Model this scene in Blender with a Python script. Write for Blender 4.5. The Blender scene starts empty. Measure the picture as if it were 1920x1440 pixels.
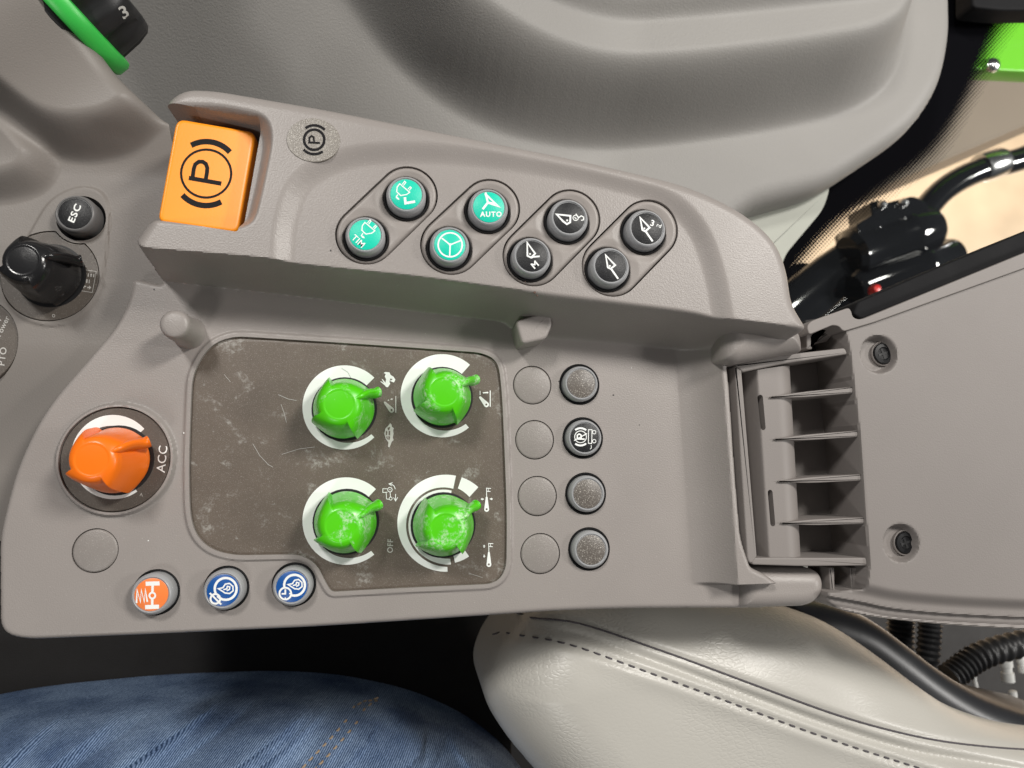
import bpy, bmesh, math, random
import numpy as np
from mathutils import Vector, Matrix, Quaternion
random.seed(7)
S = bpy.context.scene
COL = S.collection
# ------------------------------------------------------------------ camera
F = 1340.0                 # focal length in photo pixels (1920 wide)
HC = 0.30                  # camera height over the console deck (m)
NAD = (770.0, 880.0)       # photo pixel straight below the camera
_nd = Vector(((NAD[0]-960)/F, (720-NAD[1])/F, -1)).normalized()
CQ = _nd.rotation_difference(Vector((0, 0, -1)))
CR = np.array(CQ.to_matrix())
cam_d = bpy.data.cameras.new('camera')
cam = bpy.data.objects.new('camera', cam_d); COL.objects.link(cam)
cam.location = (0, 0, HC); cam.rotation_mode = 'QUATERNION'; cam.rotation_quaternion = CQ
cam_d.sensor_fit = 'HORIZONTAL'; cam_d.sensor_width = 36; cam_d.lens = F/1920*36
cam_d.clip_start = 0.01; cam_d.clip_end = 50
cam_d.dof.use_dof = True; cam_d.dof.focus_distance = 0.295; cam_d.dof.aperture_fstop = 15
S.camera = cam
# ------------------------------------------------------------------ light
W = bpy.data.worlds.new('World'); S.world = W; W.use_nodes = True
bg = W.node_tree.nodes['Background']
bg.inputs[0].default_value = (0.93, 0.96, 1.0, 1); bg.inputs[1].default_value = 0.075
def area(name, loc, target, size, power, color, size_y=None):
    d = bpy.data.lights.new(name, 'AREA'); d.energy = power; d.color = color
    d.shape = 'RECTANGLE'; d.size = size; d.size_y = size_y or size
    o = bpy.data.objects.new(name, d); COL.objects.link(o)
    o.location = loc
    o.rotation_euler = (Vector(target)-Vector(loc)).to_track_quat('-Z', 'Y').to_euler()
    return o
area('ceiling_lamp_right', (0.80, 0.62, 1.12), (0.05, 0.02, 0), 0.17, 14.5, (1, .965, .91), .34)
area('ceiling_lamp_front', (-0.62, 0.95, 1.45), (0, 0, 0), 0.19, 16, (1, .97, .93), .30)
sl = area('floor_fill_light', (4.6, 0.1, 2.6), (1.35, .95, -1.3), 1.0, 46, (1, .97, .93)); sl.data.spread = math.radians(50)  # added light that brightens the tan floor outside
area('rear_fill_light', (-0.55, -0.95, 1.25), (0, -.15, -.05), 0.26, 4.2, (1, .97, .93))  # added weak fill for the jeans and the front walls
S.view_settings.view_transform = 'Standard'; S.view_settings.look = 'None'
S.view_settings.exposure = 0.08; S.view_settings.gamma = 1
# ------------------------------------------------------------------ helpers
def Pn(px, py, z):
    "photo pixel(s) -> world xy on the plane of height z"
    px = np.asarray(px, float); py = np.asarray(py, float); z = np.asarray(z, float)
    d = np.stack([(px-960)/F, (720-py)/F, -np.ones_like(px)], -1) @ CR.T
    t = (z-HC)/d[..., 2]
    return d[..., 0]*t, d[..., 1]*t
def P(px, py, z):
    x, y = Pn(px, py, z); return float(x), float(y)
def mpp(px, py, z):
    "metres per photo pixel at that place"
    a = P(px-5, py, z); b = P(px+5, py, z); c = P(px, py-5, z); d = P(px, py+5, z)
    return (math.hypot(a[0]-b[0], a[1]-b[1])+math.hypot(c[0]-d[0], c[1]-d[1]))/20
def rpts(pts, r=0, z=0, n=5, closed=True):
    "round the corners of a pixel polygon; point = (x, y[, r[, z]])"
    Q = [(p[0], p[1], p[2] if len(p) > 2 and p[2] is not None else r, p[3] if len(p) > 3 else z) for p in pts]
    out = []; N = len(Q)
    for i in range(N):
        c = np.array([Q[i][0], Q[i][1], Q[i][3]*1e4])
        if not closed and i in (0, N-1): out.append(c); continue
        a = np.array([Q[i-1][0], Q[i-1][1], Q[i-1][3]*1e4]); b = np.array([Q[(i+1) % N][0], Q[(i+1) % N][1], Q[(i+1) % N][3]*1e4])
        la = np.linalg.norm((a-c)[:2]); lb = np.linalg.norm((b-c)[:2]); rr = Q[i][2]
        if rr <= 0: out.append(c); continue
        p0 = c+(a-c)*min(rr/la, .5); p1 = c+(b-c)*min(rr/lb, .5)
        for k in range(n+1):
            t = k/n; out.append((1-t)**2*p0+2*t*(1-t)*c+t*t*p1)
    return np.array(out)
def wpoly(pts, r=0, z=0, n=5, closed=True):
    q = rpts(pts, r, z, n, closed)
    x, y = Pn(q[:, 0], q[:, 1], q[:, 2]*1e-4)
    p = np.stack([x, y], -1)
    keep = [0]
    for i in range(1, len(p)):
        if np.hypot(*(p[i]-p[keep[-1]])) > 2e-5: keep.append(i)
    if closed and len(keep) > 2 and np.hypot(*(p[keep[-1]]-p[0])) < 2e-5: keep.pop()
    return p[keep]
def circ(c, r, n=48):
    a = np.arange(n)/n*2*math.pi
    return np.stack([c[0]+r*np.cos(a), c[1]+r*np.sin(a)], -1)
def capsule_poly(a, b, r, n=24):
    a = np.array(a); b = np.array(b); d = math.atan2(b[1]-a[1], b[0]-a[0])
    t = np.linspace(0, math.pi, n)
    p1 = np.stack([b[0]+r*np.cos(d-math.pi/2+t), b[1]+r*np.sin(d-math.pi/2+t)], -1)
    p2 = np.stack([a[0]+r*np.cos(d+math.pi/2+t), a[1]+r*np.sin(d+math.pi/2+t)], -1)
    return np.concatenate([p1, p2])
def sdf(poly, X, Y):
    X = X.astype(np.float32); Y = Y.astype(np.float32)
    best = np.full(X.shape, 1e9, np.float32); sgn = np.zeros(X.shape, bool)
    N = len(poly)
    for i in range(N):
        ax, ay = map(np.float32, poly[i]); bx, by = map(np.float32, poly[(i+1) % N])
        ex, ey = bx-ax, by-ay; L = ex*ex+ey*ey
        if L < 1e-14: continue
        wx = X-ax; wy = Y-ay
        t = np.clip((wx*ex+wy*ey)/L, 0, 1)
        dx = wx-ex*t; dy = wy-ey*t
        np.minimum(best, dx*dx+dy*dy, out=best)
        if abs(ey) > 1e-12:
            c = (ay > Y) != (by > Y)
            sgn ^= c & (wx < ex*wy/ey)
    d = np.sqrt(best)
    return np.where(sgn, -d, d)
def pdist(line, X, Y):
    "distance to an open polyline"
    best = np.full(X.shape, 1e9, np.float32)
    for (ax, ay), (bx, by) in zip(line[:-1], line[1:]):
        ex, ey = bx-ax, by-ay; L = ex*ex+ey*ey+1e-15
        t = np.clip(((X-ax)*ex+(Y-ay)*ey)/L, 0, 1)
        best = np.minimum(best, (X-ax-ex*t)**2+(Y-ay-ey*t)**2)
    return np.sqrt(best)
def sm(t): t = np.clip(t, 0, 1); return t*t*(3-2*t)
def edge_round(d, r):
    "drop of a rounded edge at inside distance d"
    q = np.clip(r-d, 0, r)
    return r-np.sqrt(np.maximum(r*r-q*q, 0))
ALL = []
def link(name, me, mat, parent=None, smooth=40, loc=None):
    o = bpy.data.objects.new(name, me); COL.objects.link(o)
    if mat is not None: me.materials.append(mat)
    if smooth and len(me.polygons):
        me.polygons.foreach_set('use_smooth', [True]*len(me.polygons))
        me.set_sharp_from_angle(angle=math.radians(smooth))
    if parent is not None: o.parent = parent
    if loc is not None: o.location = loc
    return o
def mesh(name, V, Fc, mat, parent=None, smooth=40):
    me = bpy.data.meshes.new(name); me.from_pydata([tuple(map(float, v)) for v in V], [], Fc); me.update()
    return link(name, me, mat, parent, smooth)
def thing(name, label, cat, loc=(0, 0, 0), group=None):
    o = bpy.data.objects.new(name, None); COL.objects.link(o); o.location = loc
    o['label'] = label; o['category'] = cat
    o.empty_display_size = .01
    if group: o['group'] = group
    return o
def tag(o, label, cat=None, kind=None, group=None):
    if label: o['label'] = label
    if cat: o['category'] = cat
    if kind: o['kind'] = kind
    if group: o['group'] = group
    return o
def hf(name, poly, zf, mat, parent=None, h=5e-4, holes=(), skirt=-.03, smooth=38, bounds=None):
    "height field over a polygon with holes; the border is snapped to the outline"
    x0, y0 = poly.min(0)-2*h; x1, y1 = poly.max(0)+2*h
    nx = int((x1-x0)/h)+2; ny = int((y1-y0)/h)+2
    X, Y = np.meshgrid(x0+np.arange(nx)*h, y0+np.arange(ny)*h)
    D = sdf(poly, X, Y)
    for hp in holes:
        if len(hp) == 3 and np.isscalar(hp[0]): d = hp[2]-np.hypot(X-hp[0], Y-hp[1])
        else:
            d = np.full(X.shape, -1.0); bx0, by0 = hp.min(0)-4*h; bx1, by1 = hp.max(0)+4*h
            m = (X > bx0) & (X < bx1) & (Y > by0) & (Y < by1)
            d[m] = -sdf(hp, X[m], Y[m])
        D = np.maximum(D, d)
    gy, gx = np.gradient(D, h)
    gl = np.maximum(np.hypot(gx, gy), .3)
    sn = np.abs(D) < .5*h
    X = np.where(sn, X-D*gx/gl/gl, X); Y = np.where(sn, Y-D*gy/gl/gl, Y)
    good = (D < 0) | sn
    Dn = np.where(sn, 0, D)
    Z = zf(X, Y)
    idx = np.arange(nx*ny).reshape(ny, nx)
    q = np.stack([idx[:-1, :-1], idx[:-1, 1:], idx[1:, 1:], idx[1:, :-1]], -1).reshape(-1, 4)
    gf = good.ravel()[q]; df = D.ravel()[q]
    cnt = gf.sum(1)
    q4 = q[(cnt == 4) & (df.mean(1) < 0)]
    m3 = (cnt == 3) & (np.where(gf, df, 0).sum(1) < 0)
    q3 = q[m3]; g3 = gf[m3]
    tris = q3[g3].reshape(-1, 3) if len(q3) else np.zeros((0, 3), int)
    # boundary edges
    e = np.concatenate([np.stack([q4[:, i], q4[:, (i+1) % 4]], -1) for i in range(4)]+[np.stack([tris[:, i], tris[:, (i+1) % 3]], -1) for i in range(3)])
    key = np.minimum(e[:, 0], e[:, 1]).astype(np.int64)*(nx*ny)+np.maximum(e[:, 0], e[:, 1])
    _, inv, c = np.unique(key, return_inverse=True, return_counts=True)
    be = e[c[inv] == 1]
    V = np.stack([X.ravel(), Y.ravel(), Z.ravel()], -1)
    bv = np.unique(be); mp = {int(v): nx*ny+i for i, v in enumerate(bv)}
    if skirt is not None:
        Vb = V[bv].copy(); Vb[:, 2] = np.minimum(skirt, Vb[:, 2]-1e-4) if np.isscalar(skirt) else skirt(Vb[:, 0], Vb[:, 1], Vb[:, 2])
        V = np.concatenate([V, Vb])
        lut = np.zeros(nx*ny, int); lut[bv] = nx*ny+np.arange(len(bv))
        sk = np.stack([be[:, 1], be[:, 0], lut[be[:, 0]], lut[be[:, 1]]], -1)
        q4 = np.concatenate([q4, sk])
    used = np.zeros(len(V), bool); used[q4.ravel()] = True; used[tris.ravel()] = True
    re = np.cumsum(used)-1
    V = V[used]; q4 = re[q4]; tris = re[tris]
    me = bpy.data.meshes.new(name)
    me.vertices.add(len(V)); me.vertices.foreach_set('co', V.astype(np.float32).ravel())
    nl = len(q4)*4+len(tris)*3
    me.loops.add(nl); me.loops.foreach_set('vertex_index', np.concatenate([q4.ravel(), tris.ravel()]).astype(np.int32))
    me.polygons.add(len(q4)+len(tris))
    st = np.concatenate([np.arange(len(q4))*4, len(q4)*4+np.arange(len(tris))*3]).astype(np.int32)
    me.polygons.foreach_set('loop_start', st)
    me.update(calc_edges=True); me.validate()
    return link(name, me, mat, parent, smooth)
def slab(name, poly, zt, zb, mat, parent=None, r=5e-4, seg=4, zfun=None, smooth=40):
    "extruded outline with a rounded top edge"
    p = np.asarray(poly)
    a = np.roll(p, -1, 0); area_ = (p[:, 0]*a[:, 1]-a[:, 0]*p[:, 1]).sum()
    if area_ < 0: p = p[::-1]
    N = len(p)
    d1 = p-np.roll(p, 1, 0); d2 = np.roll(p, -1, 0)-p
    d1 /= np.linalg.norm(d1, axis=1)[:, None]; d2 /= np.linalg.norm(d2, axis=1)[:, None]
    n1 = np.stack([-d1[:, 1], d1[:, 0]], -1); n2 = np.stack([-d2[:, 1], d2[:, 0]], -1)
    nn = n1+n2; nn /= np.maximum((nn*n1).sum(1), .35)[:, None]
    rings = [(0, zb), ]
    if r > 0:
        for k in range(seg+1):
            t = k/seg*math.pi/2; rings.append((r*(1-math.cos(t)), zt-r+r*math.sin(t)))
    else: rings.append((0, zt))
    if r > 0: rings.append((r*1.25, zt))
    V = []; Fc = []
    for ins, z in rings:
        for q in p+nn*ins:
            V.append((q[0], q[1], z+(zfun(q[0], q[1]) if zfun and z > zb else 0)))
    for k in range(len(rings)-1):
        for i in range(N):
            j = (i+1) % N; Fc.append((k*N+i, k*N+j, (k+1)*N+j, (k+1)*N+i))
    Fc.append(tuple(range((len(rings)-1)*N, len(rings)*N)))
    Fc.append(tuple(range(N-1, -1, -1)))
    o = mesh(name, V, Fc, mat, parent, smooth); o.data.polygons[len(Fc)-2].use_smooth = False
    return o
def lathe(name, prof, mat, parent=None, c=(0, 0), n=48, smooth=40, axis=None, zo=0):
    "prof: list of (r, z); optional axis frame (origin, direction)"
    V = []; Fc = []
    for r, z in prof:
        for k in range(n):
            a = k/n*2*math.pi; V.append((c[0]+r*math.cos(a), c[1]+r*math.sin(a), z+zo))
    for i in range(len(prof)-1):
        for k in range(n):
            j = (k+1) % n; Fc.append((i*n+k, i*n+j, (i+1)*n+j, (i+1)*n+k))
    if prof[-1][0] > 1e-6: Fc.append(tuple((len(prof)-1)*n+k for k in range(n)))
    if prof[0][0] > 1e-6: Fc.append(tuple(k for k in range(n-1, -1, -1)))
    if axis:
        o, d = axis; q = Vector((0, 0, 1)).rotation_difference(Vector(d).normalized())
        V = [Vector(o)+q @ Vector(v) for v in V]
    return mesh(name, V, Fc, mat, parent, smooth)
def tube(name, path, rad, mat, parent=None, n=12, flat=1.0, smooth=50, up=(0, 0, 1)):
    "tube along 3D points; rad number or list; flat scales the 'up' half axis"
    path = [Vector(p) for p in path]; V = []; Fc = []; m = len(path)
    for i, p in enumerate(path):
        t = (path[min(i+1, m-1)]-path[max(i-1, 0)]).normalized()
        s = t.cross(Vector(up))
        s = s.normalized() if s.length > 1e-6 else Vector((1, 0, 0))
        u = s.cross(t)
        r = rad[i] if isinstance(rad, (list, tuple)) else rad
        for k in range(n):
            a = k/n*2*math.pi; V.append(p+s*(r*math.cos(a))+u*(r*flat*math.sin(a)))
    for i in range(m-1):
        for k in range(n):
            j = (k+1) % n; Fc.append((i*n+k, i*n+j, (i+1)*n+j, (i+1)*n+k))
    Fc.append(tuple(range(n-1, -1, -1))); Fc.append(tuple((m-1)*n+k for k in range(n)))
    return mesh(name, V, Fc, mat, parent, smooth)
def smooth_line(pts, n=8):
    "Catmull-Rom through points of any dimension"
    p = [np.array(q, float) for q in pts]; p = [2*p[0]-p[1]]+p+[2*p[-1]-p[-2]]; out = []
    for i in range(1, len(p)-2):
        for k in range(n):
            t = k/n
            out.append(.5*(2*p[i]+(p[i+1]-p[i-1])*t+(2*p[i-1]-5*p[i]+4*p[i+1]-p[i+2])*t*t+(3*p[i]-p[i-1]-3*p[i+1]+p[i+2])*t**3))
    out.append(p[-2]); return np.array(out)
class Print:
    "flat print laid out in photo pixels on a plane of height z"
    def __init__(s, z): s.z = z; s.V = []; s.F = []; s.k = 0; s.wk = 1.0
    def _add(s, pts):
        z = s.z+s.k*4e-6; s.k += 1
        x, y = Pn(pts[:, 0], pts[:, 1], np.full(len(pts), z)); b = len(s.V)
        s.V += [(x[i], y[i], z) for i in range(len(pts))]; return b
    def line(s, pts, w, closed=False):
        p = np.array(pts, float); N = len(p); w = w*s.wk
        if closed: a = np.roll(p, 1, 0); b = np.roll(p, -1, 0)
        else: a = np.vstack([2*p[0]-p[1], p[:-1]]); b = np.vstack([p[1:], 2*p[-1]-p[-2]])
        d1 = p-a; d2 = b-p; d1 /= np.linalg.norm(d1, axis=1)[:, None]+1e-9; d2 /= np.linalg.norm(d2, axis=1)[:, None]+1e-9
        n1 = np.stack([-d1[:, 1], d1[:, 0]], -1); n2 = np.stack([-d2[:, 1], d2[:, 0]], -1)
        nn = n1+n2; nn /= np.maximum(np.linalg.norm(nn, axis=1), .2)[:, None]; nn /= np.maximum((nn*n1).sum(1), .45)[:, None]
        bi = s._add(np.vstack([p+nn*w/2, p-nn*w/2]))
        for i in range(N if closed else N-1):
            j = (i+1) % N; s.F.append((bi+i, bi+j, bi+N+j, bi+N+i))
        return s
    def poly(s, pts):
        bi = s._add(np.array(pts, float)); s.F.append(tuple(range(bi, bi+len(pts)))); return s
    def ell(s, c, rx, ry=None, n=28):
        a = np.arange(n)/n*2*math.pi; return s.poly(np.stack([c[0]+rx*np.cos(a), c[1]+(ry or rx)*np.sin(a)], -1))
    def ring(s, c, r, w, a0=0, a1=360, n=36, ry=None):
        "angles in degrees, counter-clockwise on screen"
        full = abs(a1-a0) >= 360
        a = np.radians(np.linspace(a0, a1, n+(0 if full else 1), endpoint=not full))
        return s.line(np.stack([c[0]+r*np.cos(a), c[1]-(ry or r)*np.sin(a)], -1), w, full)
    def text(s, txt, c, size, ang=0, bold=0.0, wide=1.0):
        "text centred on c, cap height = size px, rotated ang degrees counter-clockwise"
        cu = bpy.data.curves.new('t', 'FONT'); cu.body = txt; cu.size = 1; cu.offset = bold; cu.resolution_u = 3
        cu.align_x = 'CENTER'; cu.space_character = 1.0+bold*5.5
        o = bpy.data.objects.new('t', cu); COL.objects.link(o)
        dg = bpy.context.evaluated_depsgraph_get(); me = bpy.data.meshes.new_from_object(o.evaluated_get(dg))
        v = np.array([q.co[:] for q in me.vertices]); fs = [tuple(f.vertices) for f in me.polygons]
        bpy.data.objects.remove(o); bpy.data.curves.remove(cu); bpy.data.meshes.remove(me)
        k = size/.73
        x = (v[:, 0]-(v[:, 0].min()+v[:, 0].max())/2)*k*wide; y = (v[:, 1]-.365)*k
        a = math.radians(ang); X = c[0]+x*math.cos(a)-y*math.sin(a); Y = c[1]-(x*math.sin(a)+y*math.cos(a))
        bi = s._add(np.stack([X, Y], -1))
        for f in fs: s.F.append(tuple(bi+i for i in f))
        return s
    def build(s, name, mat, parent=None):
        V = np.array(s.V); Fc = []
        for f in s.F:
            a = V[list(f)]; n = 0
            b = np.roll(a, -1, 0); ar = (a[:, 0]*b[:, 1]-b[:, 0]*a[:, 1]).sum()
            Fc.append(f if ar > 0 else tuple(reversed(f)))
        return mesh(name, s.V, Fc, mat, parent, 0)
# ------------------------------------------------------------------ materials
def nodes(m): return m.node_tree.nodes, m.node_tree.links
def mat(name, col, rough=.5, grain=0, grain_s=2500, var=.06, var_s=40, spec=.5, coat=0, metal=0, specks=None, wear=None, grime=None):
    m = bpy.data.materials.new(name); m.use_nodes = True; N, L = nodes(m)
    b = N['Principled BSDF']; b.inputs['Roughness'].default_value = rough; b.inputs['Metallic'].default_value = metal
    b.inputs['Specular IOR Level'].default_value = spec; b.inputs['Coat Weight'].default_value = coat
    tc = N.new('ShaderNodeTexCoord'); geo = N.new('ShaderNodeNewGeometry')
    vec = geo.outputs['Position']
    def noise(sc, det=3, ro=.5, dist=0):
        n = N.new('ShaderNodeTexNoise'); n.inputs['Scale'].default_value = sc; n.inputs['Detail'].default_value = det
        n.inputs['Roughness'].default_value = ro; n.inputs['Distortion'].default_value = dist; L.new(vec, n.inputs['Vector']); return n
    def ramp(src, a, bb):
        r = N.new('ShaderNodeMapRange'); r.inputs['From Min'].default_value = a; r.inputs['From Max'].default_value = bb; L.new(src, r.inputs['Value']); return r.outputs[0]
    def mixc(fac, A, B):
        x = N.new('ShaderNodeMix'); x.data_type = 'RGBA'
        if fac is not None: L.new(fac, x.inputs[0])
        for i, v in ((6, A), (7, B)):
            if hasattr(v, 'is_output'): L.new(v, x.inputs[i])
            else: x.inputs[i].default_value = (*v, 1)
        return x.outputs[2]
    c = mixc(ramp(noise(var_s).outputs[0], .3, .7), tuple(v*(1-var) for v in col), tuple(min(1, v*(1+var)) for v in col))
    if wear:   # pale rubbed patches: (colour, scale, threshold, softness)
        wc, ws, wt, wf = wear
        a = ramp(noise(ws, 5, .7, .4).outputs[0], wt, wt+wf)
        w2 = ramp(noise(ws*9, 3, .7).outputs[0], .42, .62)
        mu = N.new('ShaderNodeMath'); mu.operation = 'MULTIPLY'; L.new(a, mu.inputs[0]); L.new(w2, mu.inputs[1])
        c = mixc(mu.outputs[0], c, wc)
    if specks: # fine glitter: (colour, scale, threshold)
        sc_, ss, st = specks
        c = mixc(ramp(noise(ss, 1, .5).outputs[0], st, st+.12), c, sc_)
    if grime:
        gc, gs, gt = grime
        c = mixc(ramp(noise(gs, 4, .65).outputs[0], gt, gt+.06), c, gc)
    L.new(c, b.inputs['Base Color'])
    rr = N.new('ShaderNodeMapRange'); rr.inputs['To Min'].default_value = rough*.88; rr.inputs['To Max'].default_value = min(1, rough*1.14)
    L.new(noise(var_s*1.7, 4).outputs[0], rr.inputs['Value']); L.new(rr.outputs[0], b.inputs['Roughness'])
    if grain:
        bp = N.new('ShaderNodeBump'); bp.inputs['Strength'].default_value = grain; bp.inputs['Distance'].default_value = .0002
        L.new(noise(grain_s, 2).outputs[0], bp.inputs['Height']); L.new(bp.outputs[0], b.inputs['Normal'])
    return m
GREY = (.288, .262, .246)
M = {}
M['plastic'] = mat('console_grey_plastic', GREY, .39, .5, 1700, .04, 25, .45, specks=((.40, .375, .355), 1500, .70), grime=((.12, .1, .09), 330, .745))
M['plastic2'] = mat('lid_grey_plastic', (.220, .199, .187), .5, .3, 1700, .035, 20, .4)
M['bezel'] = mat('bezel_grey_plastic', (.285, .258, .24), .42, .25, 2200, .03, 30, .45)
M['plug'] = mat('blank_plug_plastic', (.25, .228, .212), .38, .5, 2400, .05, 60, .5, specks=((.42, .4, .37), 2600, .66))
M['panel'] = mat('brown_speckled_foil', (.122, .098, .078), .42, .35, 2600, .09, 60, .5, specks=((.22, .195, .17), 2900, .60), wear=((.30, .285, .26), 62, .565, .07), grime=((.24, .225, .205), 210, .67))
M['plate'] = mat('brown_brushed_foil', (.10, .085, .072), .4, .35, 2600, .06, 60, .5, specks=((.22, .2, .175), 2900, .62))
M['badge'] = mat('grey_foil_badge', (.2, .18, .155), .35, .4, 2500, .05, 60, .5, specks=((.45, .42, .37), 2700, .58))
M['white'] = mat('white_print', (.86, .88, .86), .45, 0, 1, .03, 90)
M['paleprint'] = mat('pale_grey_print', (.5, .49, .46), .5, 0, 1, .05, 200)
M['blackprint'] = mat('black_print', (.008, .008, .009), .6, spec=.15)
M['cap'] = mat('silver_grey_button', (.35, .355, .365), .34, .12, 2500, .03, 60, .5)
M['capdark'] = mat('dim_grey_button', (.16, .158, .158), .38, .12, 2500, .03, 60, .5)
M['facebrown'] = mat('speckled_button_face', (.12, .105, .092), .35, .5, 2600, .1, 90, .6, specks=((.5, .47, .42), 2700, .60))
M['black'] = mat('black_button_face', (.013, .0135, .015), .42, .5, 2300, .2, 90, .4, specks=((.06, .06, .065), 2500, .66))
M['teal'] = mat('teal_button_face', (.0, .60, .42), .42, .4, 2300, .05, 90, .45)
M['orangef'] = mat('orange_button_face', (.90, .22, .045), .4, .2, 2300, .04, 90)
M['bluef'] = mat('blue_button_face', (.006, .085, .33), .36, .15, 2300, .05, 90)
M['well'] = mat('black_rubber', (.010, .010, .011), .5)
M['switch'] = mat('orange_switch_plastic', (.95, .31, .010), .36, .08, 1500, .03, 30, .5, grime=((.35, .09, .02), 420, .75))
M['green'] = mat('green_knob_plastic', (.085, .60, .005), .32, .1, 1500, .05, 60, .5, wear=((.46, .72, .40), 85, .50, .09))
M['orange'] = mat('orange_knob_plastic', (1.0, .19, .008), .3, .06, 1500, .03, 60, .45)
M['blackk'] = mat('black_knob_plastic', (.012, .012, .013), .22, .1, 1500, .1, 60, .5, wear=((.08, .08, .08), 110, .60, .1))
M['blackr'] = mat('black_ribbed_rubber', (.016, .016, .017), .42, .2, 1800, .1, 60, .45)
M['ring'] = mat('green_ring_plastic', (.045, .52, .075), .35, .1, 1500, .04, 60)
M['module'] = mat('module_grey_plastic', (.205, .186, .170), .48, .4, 1700, .04, 18, .42, grime=((.55, .53, .5), 520, .765))
M['door'] = mat('side_trim_plastic', (.25, .24, .226), .54, .9, 900, .04, 8, .45)
M['door2'] = mat('pale_green_trim', (.36, .37, .32), .5, .3, 900, .04, 8, .45)
M['rubber'] = mat('black_seal_rubber', (.008, .008, .009), .7, .5, 1500, spec=.15)
M['screw'] = mat('black_screw_steel', (.008, .008, .009), .4, 0, 1, .1, 200, .3)
M['gloss'] = mat('glossy_black_paint', (.006, .0065, .008), .08, 0, 1, .1, 40, .6, coat=.6)
M['chrome'] = mat('bright_metal', (.72, .72, .73), .2, 0, 1, .05, 60, metal=1)
M['fitting'] = mat('pale_cast_metal', (.55, .55, .53), .35, .2, 900, .1, 60)
M['crumb'] = mat('brown_crumb', (.10, .06, .045), .8)
M['redcap'] = mat('red_plastic', (.6, .015, .012), .35)
M['shell'] = mat('dark_seat_shell', (.018, .019, .022), .36, .1, 1500, .1, 30, .5)
M['dark'] = mat('dark_cab_trim', (.022, .02, .019), .7, .3, 900)
M['cushion'] = mat('shaded_seat_cushion', (.014, .012, .011), .75, .6, 1200)  # grey cushion coloured near black for the shade it lies in
M['gfender'] = mat('lime_green_paint', (.15, .52, .03), .3, 0, 1, .04, 5)
M['taupe'] = mat('taupe_wall', (.15, .118, .088), .7, 0, 1, .08, 3)
M['thread'] = mat('dark_thread', (.07, .062, .07), .7, .5, 4000)
M['jthread'] = mat('tan_thread', (.34, .25, .16), .7, .5, 4000)
def leather_mat():
    m = bpy.data.materials.new('cream_leather'); m.use_nodes = True; N, L = nodes(m); b = N['Principled BSDF']
    geo = N.new('ShaderNodeNewGeometry')
    b.inputs['Roughness'].default_value = .36; b.inputs['Specular IOR Level'].default_value = .5
    n1 = N.new('ShaderNodeTexNoise'); n1.inputs['Scale'].default_value = 14; L.new(geo.outputs[0], n1.inputs[0])
    mx = N.new('ShaderNodeMix'); mx.data_type = 'RGBA'; mx.inputs[6].default_value = (.43, .416, .378, 1); mx.inputs[7].default_value = (.50, .484, .443, 1)
    L.new(n1.outputs[0], mx.inputs[0]); L.new(mx.outputs[2], b.inputs['Base Color'])
    mp = N.new('ShaderNodeMapping'); mp.inputs['Rotation'].default_value = (0, 0, .35); mp.inputs['Scale'].default_value = (.55, 1, 1); L.new(geo.outputs[0], mp.inputs[0])
    n2 = N.new('ShaderNodeTexNoise'); n2.inputs['Scale'].default_value = 60; n2.inputs['Detail'].default_value = 3; L.new(geo.outputs[0], n2.inputs[0])
    ad = N.new('ShaderNodeVectorMath'); ad.operation = 'MULTIPLY_ADD'; L.new(n2.outputs[1], ad.inputs[0]); ad.inputs[1].default_value = (.004,)*3; L.new(mp.outputs[0], ad.inputs[2])
    v = N.new('ShaderNodeTexVoronoi'); v.feature = 'DISTANCE_TO_EDGE'; v.inputs['Scale'].default_value = 520; L.new(ad.outputs[0], v.inputs[0])
    mr = N.new('ShaderNodeMapRange'); mr.inputs['From Max'].default_value = .22; L.new(v.outputs[0], mr.inputs[0])
    n3 = N.new('ShaderNodeTexNoise'); n3.inputs['Scale'].default_value = 22; n3.inputs['Detail'].default_value = 2; L.new(geo.outputs[0], n3.inputs[0])
    m3 = N.new('ShaderNodeMapRange'); m3.inputs['From Min'].default_value = .42; m3.inputs['From Max'].default_value = .62; m3.inputs['To Min'].default_value = .08; m3.inputs['To Max'].default_value = .34; L.new(n3.outputs[0], m3.inputs[0])
    bp = N.new('ShaderNodeBump'); bp.inputs['Distance'].default_value = .0003; L.new(mr.outputs[0], bp.inputs['Height']); L.new(m3.outputs[0], bp.inputs['Strength'])
    L.new(bp.outputs[0], b.inputs['Normal']); return m
M['leather'] = leather_mat()
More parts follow.
